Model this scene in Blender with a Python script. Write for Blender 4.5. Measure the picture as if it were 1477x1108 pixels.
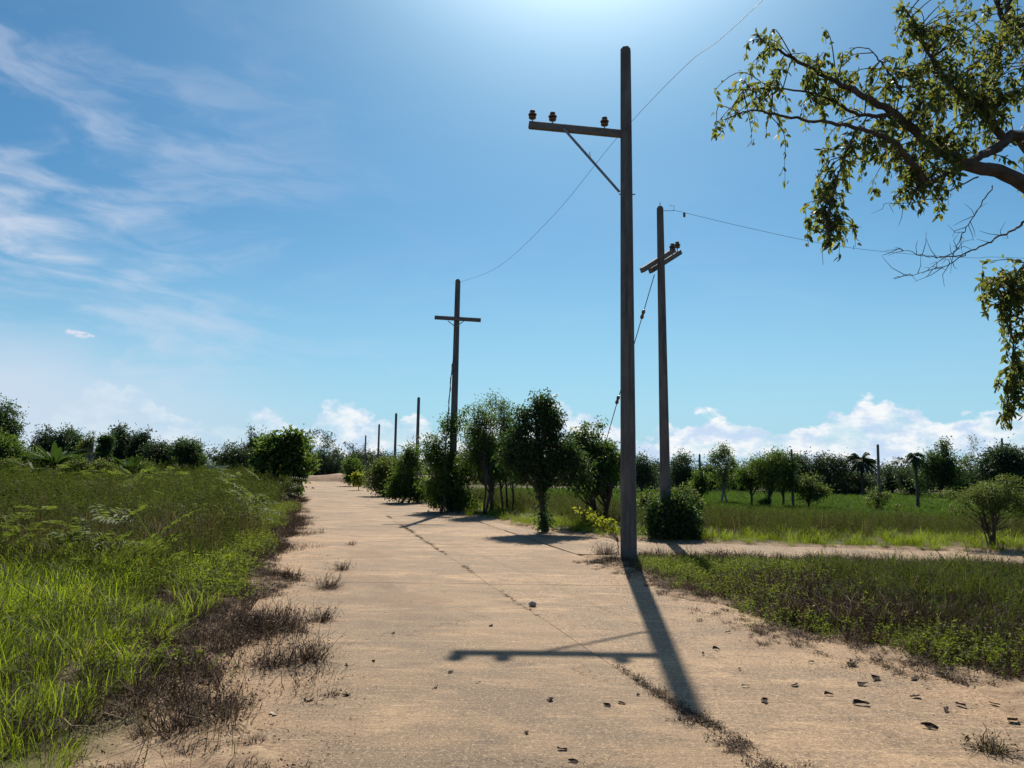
import bpy, math, random
import numpy as np
from mathutils import Vector, Euler, noise as mnoise
R_ = math.radians
random.seed(7); rng = np.random.default_rng(11)
scene = bpy.context.scene
for o in list(bpy.data.objects): bpy.data.objects.remove(o)
col = scene.collection

# ------------------------------------------------------------------ camera
FPX, CAMH, HORIZON, ROLL = 1100.0, 1.5, 676.0, R_(0.6)
PITCH = math.atan((HORIZON-554)/FPX)
cam = bpy.data.cameras.new('camera'); camo = bpy.data.objects.new('camera', cam); col.objects.link(camo)
cam.sensor_width = 36; cam.lens = FPX/1477*36; cam.clip_start = .05; cam.clip_end = 6000
camo.location = (0, 0, CAMH)
camo.rotation_mode = 'XYZ'
from mathutils import Matrix
camo.matrix_world = Matrix.Translation((0, 0, CAMH)) @ (Matrix.Rotation(math.pi/2+PITCH, 4, 'X') @ Matrix.Rotation(ROLL, 4, 'Z'))
scene.camera = camo
scene.render.resolution_x, scene.render.resolution_y = 1024, 768

# ------------------------------------------------------------------ light
SUN_EL, SUN_AZ = R_(48.0), R_(6.0)          # azimuth from +Y towards +X
sl = bpy.data.lights.new('sun', 'SUN'); so = bpy.data.objects.new('sun', sl); col.objects.link(so)
sl.energy = 5.0; sl.angle = R_(.53); sl.color = (1, .90, .75)
sd = Vector((math.sin(SUN_AZ)*math.cos(SUN_EL), math.cos(SUN_AZ)*math.cos(SUN_EL), math.sin(SUN_EL)))
so.rotation_euler = sd.to_track_quat('Z', 'Y').to_euler(); so.location = (0, 0, 30)
scene.view_settings.view_transform = 'Standard'; scene.view_settings.look = 'None'
scene.view_settings.exposure = 0.55; scene.view_settings.gamma = 1.0
scene.view_settings.use_curve_mapping = False

# ------------------------------------------------------------------ node helper
class NT:
    def __init__(s, nt): s.nt = nt; s.n = nt.nodes; s.l = nt.links
    def add(s, t, **kw):
        n = s.n.new(t)
        for k, v in kw.items(): setattr(n, k, v)
        return n
    def put(s, sock, v):
        if isinstance(v, bpy.types.NodeSocket): s.l.new(v, sock)
        else: sock.default_value = v
    def math(s, op, a, b=None, c=None, clamp=False):
        n = s.add('ShaderNodeMath', operation=op); n.use_clamp = clamp
        for i, v in enumerate((a, b, c)):
            if v is not None: s.put(n.inputs[i], v)
        return n.outputs[0]
    def mix(s, f, a, b, blend='MIX'):
        n = s.add('ShaderNodeMix', data_type='RGBA', blend_type=blend)
        s.put(n.inputs[0], f); s.put(n.inputs[6], a if not isinstance(a, tuple) else (*a, 1)[:4]); s.put(n.inputs[7], b if not isinstance(b, tuple) else (*b, 1)[:4])
        return n.outputs[2]
    def ramp(s, v, a, b, lo=0., hi=1.):
        n = s.add('ShaderNodeMapRange', interpolation_type='SMOOTHSTEP')
        s.put(n.inputs[0], v)
        for i, x in enumerate((a, b, lo, hi)): s.put(n.inputs[1+i], x)
        return n.outputs[0]
    def noise(s, vec, scale, detail=4, rough=.55, dist=0.):
        n = s.add('ShaderNodeTexNoise'); s.put(n.inputs['Vector'], vec)
        n.inputs['Scale'].default_value = scale; n.inputs['Detail'].default_value = detail
        n.inputs['Roughness'].default_value = rough; n.inputs['Distortion'].default_value = dist
        return n.outputs['Fac']
    def mapv(s, vec, scale=(1, 1, 1), loc=(0, 0, 0), rot=(0, 0, 0)):
        n = s.add('ShaderNodeMapping'); s.put(n.inputs['Vector'], vec)
        n.inputs['Scale'].default_value = scale; n.inputs['Location'].default_value = loc; n.inputs['Rotation'].default_value = rot
        return n.outputs[0]
    def attr(s, name, kind='GEOMETRY', out='Fac'):
        n = s.add('ShaderNodeAttribute', attribute_name=name, attribute_type=kind); return n.outputs[out]
def newmat(name):
    m = bpy.data.materials.new(name); m.use_nodes = True; m.node_tree.nodes.clear()
    t = NT(m.node_tree); out = t.add('ShaderNodeOutputMaterial'); return m, t, out

# ------------------------------------------------------------------ sky
w = bpy.data.worlds.new('World'); scene.world = w; w.use_nodes = True; w.node_tree.nodes.clear()
t = NT(w.node_tree); wo = t.add('ShaderNodeOutputWorld'); bg = t.add('ShaderNodeBackground')
sky = t.add('ShaderNodeTexSky', sky_type='NISHITA'); sky.sun_disc = False
sky.sun_elevation = SUN_EL; sky.sun_rotation = SUN_AZ
sky.altitude = 0; sky.air_density = 1.0; sky.dust_density = 0.85; sky.ozone_density = 1.6
hs = t.add('ShaderNodeHueSaturation'); hs.inputs['Saturation'].default_value = 1.25; hs.inputs['Value'].default_value = 1.0
t.l.new(sky.outputs[0], hs.inputs['Color'])
gen = t.add('ShaderNodeTexCoord').outputs['Generated']
sx = t.add('ShaderNodeSeparateXYZ'); t.l.new(gen, sx.inputs[0])
az = t.math('ARCTAN2', sx.outputs[0], sx.outputs[1]); el = t.math('ARCSINE', sx.outputs[2])
cv = t.add('ShaderNodeCombineXYZ'); t.l.new(az, cv.inputs[0]); t.l.new(el, cv.inputs[1]); ae = cv.outputs[0]
# a thin veil of high cloud, drawn out along the horizon, thickest west of the sun
left = t.ramp(t.math('SINE', t.math('ADD', az, .10)), .0, -.55)
right = t.math('SUBTRACT', 1.0, left)
warp = t.noise(t.mapv(ae, (2.2, 7, 1), (3.1, 1.7, 0), (0, 0, .25)), 1.5, 3, .5)
wv = t.add('ShaderNodeCombineXYZ'); t.l.new(t.math('ADD', az, t.math('MULTIPLY', warp, .35)), wv.inputs[0]); t.l.new(t.math('ADD', el, t.math('MULTIPLY', warp, .12)), wv.inputs[1])
cir = t.noise(t.mapv(wv.outputs[0], (2.6, 9, 1), (.35, .62, 0), (0, 0, .42)), 1.6, 7, .58)
cirm = t.math('MULTIPLY', t.math('MULTIPLY', t.ramp(cir, .42, .68), t.ramp(el, .62, .25)), t.math('MULTIPLY_ADD', left, .95, .05))
band = t.math('MULTIPLY', t.ramp(t.math('ADD', el, t.math('MULTIPLY', t.math('SUBTRACT', warp, .5), .12)), .15, .07), t.math('MULTIPLY_ADD', left, .85, .0))
veil = t.math('MAXIMUM', t.math('MULTIPLY', cirm, .75), t.math('MULTIPLY', band, .85))
# one brighter patch of high cloud and a small fair weather puff low in the west
def cloud_at(a0, e0, wa, we, tilt, rough, n):
    da = t.math('SUBTRACT', az, a0); de = t.math('ADD', t.math('SUBTRACT', el, e0), t.math('MULTIPLY', da, tilt))
    q = t.math('ADD', t.math('POWER', t.math('ABSOLUTE', t.math('DIVIDE', da, wa)), 2.), t.math('POWER', t.math('ABSOLUTE', t.math('DIVIDE', de, we)), 2.))
    return t.math('ADD', t.math('SUBTRACT', 1., q), t.math('MULTIPLY', t.math('SUBTRACT', n, .5), rough))
n1 = t.noise(t.mapv(ae, (9, 26, 1), (4, 1, 0), (0, 0, .3)), 1.2, 7, .6, .5)
patch = t.ramp(cloud_at(-.60, .262, .105, .040, .18, 3.2, n1), -.1, 1.5)
n2 = t.noise(t.mapv(ae, (110, 330, 1), (1, 3, 0)), 1., 5, .65)
wee = t.ramp(cloud_at(-.5218, .1477, .018, .0046, .16, 4.2, n2), .0, 1.1)
veil = t.math('MAXIMUM', veil, t.math('MAXIMUM', t.math('MULTIPLY', patch, .8), wee))
# a bank of cumulus low over the horizon
cw = t.noise(t.mapv(ae, (9, 14, 1), (1.3, 0, 0)), 1.0, 2, .5)
top = t.math('MULTIPLY_ADD', t.noise(t.mapv(ae, (7.5, .0, 1), (5.2, 0, 0)), 1.0, 2, .5), .17, -.018)
puff = t.noise(t.mapv(ae, (26, 36, 1), (2.0, .4, 0)), 1.0, 6, .55)
edge = t.math('ADD', t.math('SUBTRACT', top, el), t.math('MULTIPLY', t.math('SUBTRACT', puff, .5), .085))
cum = t.math('MULTIPLY', t.ramp(edge, .0, .010), t.math('MULTIPLY_ADD', right, .95, .05))
holes = t.ramp(t.noise(t.mapv(ae, (15, 30, 1), (7.7, 2.2, 0)), 1.0, 5, .6), .36, .55)
cum = t.math('MULTIPLY', cum, t.math('MULTIPLY_ADD', holes, .62, .33))
shade = t.ramp(t.noise(t.mapv(ae, (30, 48, 1), (2.1, .27, 0)), 1.0, 5, .6), .36, .62)
ccol = t.mix(shade, (6.6, 8.2, 10.4), (11., 11.1, 11.2))
skyc = t.mix(1.0, hs.outputs[0], (.57, .95, 1.03), 'MULTIPLY')
skyc = t.mix(t.math('MULTIPLY', t.ramp(el, .34, -.04), .8), skyc, (4.6, 7.7, 10.4))
# a glow painted into the sky colour round the sun, imitating lens bloom
dt = t.add('ShaderNodeVectorMath', operation='DOT_PRODUCT'); t.l.new(gen, dt.inputs[0]); dt.inputs[1].default_value = tuple(sd)
aur = t.math('POWER', t.math('MAXIMUM', dt.outputs['Value'], 0.), 55.)
skyc = t.mix(1.0, skyc, t.mix(aur, (0., 0., 0.), (26., 26.5, 27.)), 'ADD')
c1 = t.mix(veil, skyc, (7.9, 8.5, 9.9))
c2 = t.mix(cum, c1, ccol)
t.l.new(c2, bg.inputs['Color']); bg.inputs['Strength'].default_value = 0.060
t.l.new(bg.outputs[0], wo.inputs[0])

# ------------------------------------------------------------------ measuring the place
cP, sP = math.cos(PITCH), math.sin(PITCH)
def ray(px, py):
    u, v = px-738.5, 554-py
    u, v = u*math.cos(ROLL)-v*math.sin(ROLL), u*math.sin(ROLL)+v*math.cos(ROLL)
    u /= FPX; v /= FPX
    return np.array([u, cP-v*sP, sP+v*cP])
def G(px, py, z=0.):
    d = ray(px, py); k = (z-CAMH)/d[2]; return np.array([0, 0, CAMH])+k*d
def at(px, py, Y):
    d = ray(px, py); return np.array([0, 0, CAMH])+d*(Y/d[1])
JY = [-60, -8, 4.1, 24, 53, 82, 140]; JX = [18., 4.45, 1.31, -3.83, -12.2, -21.2, -41.]
def Jx(y): return np.interp(y, JY, JX)
# sheet outlines, metres
BR_NEAR = [(1.45, 13.75), (2.6, 13.45), (9, 11.9), (22, 8.9), (60, 0.)]
BR_FAR = [(60, 3.2), (22, 12.0), (9.6, 14.75), (5.2, 15.7), (3.1, 16.45), (1.6, 17.7), (.75, 19.0), (-.2, 21.2), (-1.0, 23.9)]
def seg_d(x, y, a, b):
    ax, ay = a; bx, by = b; dx, dy = bx-ax, by-ay
    k = np.clip(((x-ax)*dx+(y-ay)*dy)/(dx*dx+dy*dy), 0, 1)
    return np.hypot(x-ax-k*dx, y-ay-k*dy)
def inpoly(x, y, P):
    r = np.zeros(np.shape(x), bool); n = len(P)
    for i in range(n):
        (ax, ay), (bx, by) = P[i][:2], P[(i+1) % n][:2]
        if ay == by: continue
        c = ((ay > y) != (by > y)) & (x < (bx-ax)*(y-ay)/(by-ay)+ax); r ^= c
    return r
def sdpoly(x, y, P):
    d = np.full(np.shape(x), 1e9)
    for i in range(len(P)): d = np.minimum(d, seg_d(x, y, P[i], P[(i+1) % len(P)]))
    return np.where(inpoly(x, y, P), -d, d)
BR_POLY = BR_NEAR + BR_FAR + [(Jx(23.9)+2.3, 23.9), (Jx(13.75)+2.3, 13.75)]
ROAD_END = 78.0
def main_sd(x, y):
    s = x-Jx(y); d = np.maximum(-2.95-s, s-2.35)*.967
    return np.maximum(d, y-ROAD_END)
def sm(a, b, x):
    k = np.clip((x-a)/(b-a), 0, 1); return k*k*(3-2*k)
def vn(x, y, sc, seed=0):
    """smooth value noise, arrays, 0..1"""
    X, Y = np.asarray(x, float)*sc+seed*17.3, np.asarray(y, float)*sc+seed*9.1
    ix, iy = np.floor(X).astype(np.int64), np.floor(Y).astype(np.int64); fx, fy = X-ix, Y-iy
    fx = fx*fx*(3-2*fx); fy = fy*fy*(3-2*fy)
    def h(a, b):
        n = (a*374761393+b*668265263+seed*1274126177) & 0x7fffffff
        n = ((n ^ (n >> 13))*1274126177) & 0x7fffffff
        return ((n ^ (n >> 16)) & 0xffff)/65535.
    return (h(ix, iy)*(1-fx)+h(ix+1, iy)*fx)*(1-fy)+(h(ix, iy+1)*(1-fx)+h(ix+1, iy+1)*fx)*fy
def fbm(x, y, sc, seed=0, o=4):
    a = 0.; k = 1.; n = 0.
    for i in range(o): a = a+k*vn(x, y, sc*2**i, seed+i); n += k; k *= .5
    return a/n
def gz(x, y):
    """height of the ground"""
    x = np.asarray(x, float); y = np.asarray(y, float)
    s = x-Jx(y); ms = main_sd(x, y); bs = sdpoly(x, y, BR_POLY)
    right = (s > 0)
    beyond = np.minimum(np.where(right, s-2.35, 0), np.where(inpoly(x, y, BR_NEAR+[(60, -30), (1.4, -30)]), 0, np.maximum(bs, 0)))
    z = -.85*sm(2., 16, beyond)+(fbm(x, y, .35, 3)-.5)*.10*sm(.3, 3, np.minimum(ms, bs))+(fbm(x, y, 1.7, 8)-.5)*.05
    z = z+.25*sm(-6, -40, s)
    # soil creeps over the slab edge on the left side
    creep = np.where(s < 0, (fbm(x, y, .9, 5)-.42)*1.5+.1, (fbm(x, y, 1.1, 6)-.42)*1.3)
    e = np.minimum(ms-np.minimum(creep, .75)*0-0, bs)
    over = np.where((s < 0), ms+np.clip(creep, -.2, .8), np.minimum(ms, bs)+np.clip(creep, -.15, .45)*np.where(bs < 1.0, .3, 1.))
    lip = .02+.03*fbm(x, y, 3., 4)
    z = np.where(over > 0, z*sm(0, .8, over)+lip*sm(0, .35, over), 0)-.10*sm(.02, -.10, over)*1.0
    return z
def ground_hit(px, py, zoff=0.):
    d = ray(px, py); k = 1.
    for i in range(4000):
        p = np.array([0, 0, CAMH])+k*d
        if p[2] <= float(gz(p[0], p[1]))+zoff: return p
        k *= 1.0025
        if k > 800: break
    return p

# ------------------------------------------------------------------ mesh helpers
def link(name, me, parent=None, mats=()):
    o = bpy.data.objects.new(name, me); col.objects.link(o)
    for m in mats: me.materials.append(m)
    if parent: o.parent = parent
    return o
def tag(o, label=None, cat=None, group=None, kind=None):
    if label: o['label'] = label
    if cat: o['category'] = cat
    if group: o['group'] = group
    if kind: o['kind'] = kind
    return o
def empty(name, loc=(0, 0, 0)):
    o = bpy.data.objects.new(name, None); o.empty_display_size = .2; o.location = [float(c) for c in loc]; col.objects.link(o); return o
def mesh_np(name, V, F4=None, F3=None, attrs=None, smooth=False, mi=None):
    """V (n,3); F4 (m,4) quads, F3 (k,3) tris; attrs name->(n,) floats"""
    me = bpy.data.meshes.new(name); V = np.asarray(V, np.float32)
    F4 = np.zeros((0, 4), np.int32) if F4 is None else np.asarray(F4, np.int32)
    F3 = np.zeros((0, 3), np.int32) if F3 is None else np.asarray(F3, np.int32)
    me.vertices.add(len(V)); me.vertices.foreach_set('co', V.ravel())
    nl = F4.size+F3.size
    me.loops.add(nl); me.loops.foreach_set('vertex_index', np.concatenate([F4.ravel(), F3.ravel()]).astype(np.int32))
    me.polygons.add(len(F4)+len(F3))
    st = np.concatenate([np.arange(len(F4))*4, F4.size+np.arange(len(F3))*3]).astype(np.int32)
    me.polygons.foreach_set('loop_start', st)
    if smooth: me.polygons.foreach_set('use_smooth', np.ones(len(st), bool))
    if mi is not None: me.polygons.foreach_set('material_index', np.asarray(mi, np.int32))
    for k, a in (attrs or {}).items():
        at_ = me.attributes.new(k, 'FLOAT', 'POINT'); at_.data.foreach_set('value', np.asarray(a, np.float32))
    me.update(calc_edges=True); me.validate(); return me
class MB:
    def __init__(s): s.V = []; s.F = []; s.n = 0
    def addv(s, vs): i = s.n; s.V += [tuple(float(c) for c in v) for v in vs]; s.n += len(vs); return i
    def tube(s, pts, rad, k=6, cap=True):
        pts = [np.asarray(p, float) for p in pts]
        if np.isscalar(rad): rad = [rad]*len(pts)
        prev = None; rings = []
        for i, p in enumerate(pts):
            d = pts[min(i+1, len(pts)-1)]-pts[max(i-1, 0)]; d = d/(np.linalg.norm(d)+1e-9)
            if prev is None:
                a = np.cross(d, [0, 0, 1.] if abs(d[2]) < .9 else [1., 0, 0])
            else: a = prev-d*np.dot(prev, d)
            a = a/(np.linalg.norm(a)+1e-9); b = np.cross(d, a); prev = a
            rings.append(s.addv([p+rad[i]*(a*math.cos(2*math.pi*j/k)+b*math.sin(2*math.pi*j/k)) for j in range(k)]))
        for r0, r1 in zip(rings, rings[1:]):
            for j in range(k): s.F.append((r0+j, r0+(j+1) % k, r1+(j+1) % k, r1+j))
        if cap: s.F.append(tuple(rings[0]+j for j in reversed(range(k)))); s.F.append(tuple(rings[-1]+j for j in range(k)))
        return s
    def prism(s, p0, p1, w0, h0, w1=None, h1=None, ch=.12, side=None):
        """a beam of chamfered rectangular section from p0 to p1; side = direction of its width"""
        p0 = np.asarray(p0, float); p1 = np.asarray(p1, float); d = p1-p0; d /= np.linalg.norm(d)
        a = np.asarray(side if side is not None else (1, 0, 0), float); a = a-d*np.dot(a, d); a /= np.linalg.norm(a); b = np.cross(d, a)
        def ring(p, w, h):
            c = ch*min(w, h); o = []
            for (x, y) in ((w/2-c, -h/2), (w/2, -h/2+c), (w/2, h/2-c), (w/2-c, h/2), (-w/2+c, h/2), (-w/2, h/2-c), (-w/2, -h/2+c), (-w/2+c, -h/2)): o.append(p+a*x+b*y)
            return s.addv(o)
        w1 = w1 or w0; h1 = h1 or h0
        r0 = ring(p0, w0, h0); r1 = ring(p1, w1, h1)
        for j in range(8): s.F.append((r0+j, r0+(j+1) % 8, r1+(j+1) % 8, r1+j))
        s.F.append(tuple(r0+j for j in reversed(range(8)))); s.F.append(tuple(r1+j for j in range(8)))
        return s
    def lathe(s, base, prof, k=14, axis=(0, 0, 1)):
        base = np.asarray(base, float); d = np.asarray(axis, float); d /= np.linalg.norm(d)
        a = np.cross(d, [1., 0, 0] if abs(d[0]) < .9 else [0, 1., 0]); a /= np.linalg.norm(a); b = np.cross(d, a)
        rs = [s.addv([base+d*z+r*(a*math.cos(2*math.pi*j/k)+b*math.sin(2*math.pi*j/k)) for j in range(k)]) for r, z in prof]
        for r0, r1 in zip(rs, rs[1:]):
            for j in range(k): s.F.append((r0+j, r0+(j+1) % k, r1+(j+1) % k, r1+j))
        s.F.append(tuple(rs[0]+j for j in reversed(range(k)))); s.F.append(tuple(rs[-1]+j for j in range(k)))
        return s
    def build(s, name, mat, parent=None, smooth=False, origin=(0, 0, 0)):
        me = bpy.data.meshes.new(name)
        V = (np.array(s.V)-np.asarray(origin, float)).tolist()
        me.from_pydata(V, [], s.F); me.update()
        if smooth:
            me.polygons.foreach_set('use_smooth', np.ones(len(me.polygons), bool))
            try: me.set_sharp_from_angle(angle=R_(50))
            except Exception: pass
        return link(name, me, parent, [mat])
def curve(pts, n=12):
    """Catmull-Rom through points"""
    P = [np.asarray(p, float) for p in pts]; P = [2*P[0]-P[1]]+P+[2*P[-1]-P[-2]]; out = []
    for i in range(1, len(P)-2):
        for k in range(n):
            u = k/n; a, b, c, d = P[i-1:i+3]
            out.append(.5*(2*b+(c-a)*u+(2*a-5*b+4*c-d)*u*u+(3*b-a-3*c+d)*u**3))
    out.append(P[-2]); return out

# ------------------------------------------------------------------ materials
def mat_leaf(name, dark, light, trans, tf=.45, rough=.5, odd=None, spec=.16, icol=.6):
    """leaf: each leaf has its own tone between dark and light (attribute lc), each plant its own too; thin, so light comes through"""
    m, t, out = newmat(name)
    lc = t.attr('lc'); ic = t.attr('ic', 'INSTANCER')
    f = t.math('ADD', t.math('MULTIPLY', lc, 1-icol*.5), t.math('MULTIPLY', ic, icol*.5), clamp=True); f = t.math('POWER', f, 1.6)
    c = t.mix(f, dark, light)
    tc = t.mix(f, tuple(.42*x for x in trans), trans)
    if odd:
        o = t.ramp(lc, .93, .96); c = t.mix(o, c, odd); tc = t.mix(o, tc, odd)
    p = t.add('ShaderNodeBsdfPrincipled'); t.put(p.inputs['Base Color'], c); p.inputs['Roughness'].default_value = rough; p.inputs['Specular IOR Level'].default_value = spec
    tr = t.add('ShaderNodeBsdfTranslucent'); t.put(tr.inputs['Color'], tc)
    mx = t.add('ShaderNodeMixShader'); mx.inputs[0].default_value = tf
    t.l.new(p.outputs[0], mx.inputs[1]); t.l.new(tr.outputs[0], mx.inputs[2]); t.l.new(mx.outputs[0], out.inputs[0])
    return m
def mat_plain(name, c1, c2, scale=8, rough=.8, bump=.0, stretch=(1, 1, 1), metallic=0., c3=None):
    m, t, out = newmat(name); pos = t.add('ShaderNodeTexCoord').outputs['Object']
    v = t.mapv(pos, stretch); n = t.noise(v, scale, 6, .6)
    c = t.mix(t.ramp(n, .3, .7), c1, c2)
    if c3: c = t.mix(t.ramp(t.noise(v, scale*.23, 4, .6), .52, .68), c, c3)
    p = t.add('ShaderNodeBsdfPrincipled'); t.put(p.inputs['Base Color'], c); p.inputs['Roughness'].default_value = rough; p.inputs['Metallic'].default_value = metallic
    if bump:
        b = t.add('ShaderNodeBump'); b.inputs['Strength'].default_value = bump; b.inputs['Distance'].default_value = .02
        t.l.new(t.noise(v, scale*3, 6, .65), b.inputs['Height']); t.l.new(b.outputs[0], p.inputs['Normal'])
    t.l.new(p.outputs[0], out.inputs[0]); return m
M = {}
M['pole'] = mat_plain('pole_concrete', (.085, .080, .075), (.14, .132, .122), 5, .85, .35, (1, 1, .35), c3=(.06, .055, .05))
def mat_pole():
    m, t, out = newmat('pole_concrete'); pos = t.add('ShaderNodeTexCoord').outputs['Object']
    a = t.noise(t.mapv(pos, (1, 1, .25)), 6, 6, .65); run = t.noise(t.mapv(pos, (14, 14, .45)), 1., 5, .65); pit = t.noise(pos, 60, 4, .7)
    c = t.mix(t.ramp(a, .3, .7), (.075, .071, .067), (.15, .142, .132)); c = t.mix(t.math('MULTIPLY', t.ramp(run, .52, .68), .7), c, (.04, .036, .033)); c = t.mix(t.math('MULTIPLY', t.ramp(run, .42, .30), .5), c, (.20, .19, .175))
    c = t.mix(t.math('MULTIPLY', t.ramp(pit, .42, .30), .7), c, (.03, .027, .025))
    p = t.add('ShaderNodeBsdfPrincipled'); t.put(p.inputs['Base Color'], c); p.inputs['Roughness'].default_value = .9
    b = t.add('ShaderNodeBump'); b.inputs['Strength'].default_value = .6; b.inputs['Distance'].default_value = .012
    t.l.new(t.math('ADD', pit, a), b.inputs['Height']); t.l.new(b.outputs[0], p.inputs['Normal']); t.l.new(p.outputs[0], out.inputs[0]); return m
M['pole'] = mat_pole()
M['arm'] = mat_plain('arm_timber', (.09, .08, .072), (.15, .135, .12), 9, .85, .3, (.3, 1, 1))
M['steel'] = mat_plain('galvanised_steel', (.16, .16, .165), (.24, .235, .23), 14, .5, .1, metallic=.6)
M['porcelain'] = mat_plain('brown_porcelain', (.10, .055, .035), (.16, .09, .06), 6, .22)
M['wire'] = mat_plain('wire_metal', (.10, .10, .11), (.16, .16, .17), 30, .5, metallic=.7)
M['bark'] = mat_plain('bark', (.028, .022, .018), (.075, .06, .048), 12, .9, .6, (1, 1, .3))
M['bark_pale'] = mat_plain('bark_pale', (.14, .125, .10), (.24, .215, .18), 12, .9, .5, (1, 1, .3))
M['dead'] = mat_plain('dead_twig', (.07, .045, .033), (.17, .12, .085), 16, .9, .2)
M['stone'] = mat_plain('stone', (.22, .19, .16), (.36, .32, .27), 22, .9, .4)
M['plaster'] = mat_plain('white_plaster', (.62, .61, .58), (.75, .74, .70), 2, .9, .1, c3=(.42, .40, .36))
L = {}
L['dark'] = mat_leaf('leaf_dark', (.024, .052, .024), (.075, .125, .045), (.16, .30, .05), .32)
L['mid'] = mat_leaf('leaf_mid', (.032, .066, .020), (.10, .16, .042), (.25, .41, .05), .40)
L['olive'] = mat_leaf('leaf_olive', (.045, .07, .02), (.12, .16, .05), (.30, .40, .08), .42, odd=(.20, .15, .05))
L['bright'] = mat_leaf('leaf_bright', (.10, .15, .02), (.20, .25, .03), (.55, .62, .05), .55)
L['canopy'] = mat_leaf('leaf_canopy', (.034, .055, .02), (.085, .11, .036), (.40, .47, .09), .50, .55, odd=(.48, .42, .07), spec=.2)
L['far'] = mat_leaf('leaf_far', (.028, .055, .032), (.075, .115, .055), (.13, .22, .07), .28)
L['grass'] = mat_leaf('grass_fresh', (.014, .030, .005), (.13, .185, .020), (.40, .54, .024), .50, .6, odd=(.26, .22, .08))
L['weed'] = mat_leaf('weed_olive', (.017, .023, .008), (.062, .080, .017), (.15, .21, .025), .38, .8, odd=(.17, .12, .06), icol=.9)
L['spray'] = mat_leaf('weed_feathery', (.035, .058, .014), (.09, .125, .026), (.24, .32, .04), .42, .55)
L['dry'] = mat_leaf('grass_dry', (.040, .029, .017), (.10, .077, .034), (.15, .125, .045), .32, .7, odd=(.28, .22, .12), icol=.9)
L['deadweed'] = mat_leaf('weed_dead', (.034, .022, .018), (.095, .060, .045), (.12, .08, .05), .15, .85, odd=(.30, .23, .15), spec=.15)
L['cover'] = mat_leaf('ground_cover_leaf', (.026, .042, .010), (.115, .155, .026), (.33, .43, .04), .45, .6, odd=(.20, .13, .06))
L['rice'] = mat_leaf('rice_blade', (.03, .065, .010), (.07, .12, .016), (.15, .28, .02), .4, .5)
L['litter'] = mat_leaf('dry_leaf', (.06, .041, .03), (.19, .13, .082), (.10, .06, .03), .1, .8, odd=(.42, .34, .25), spec=.2)
L['banana'] = mat_leaf('banana_leaf', (.02, .05, .014), (.04, .085, .02), (.10, .19, .025), .3, .6)

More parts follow.
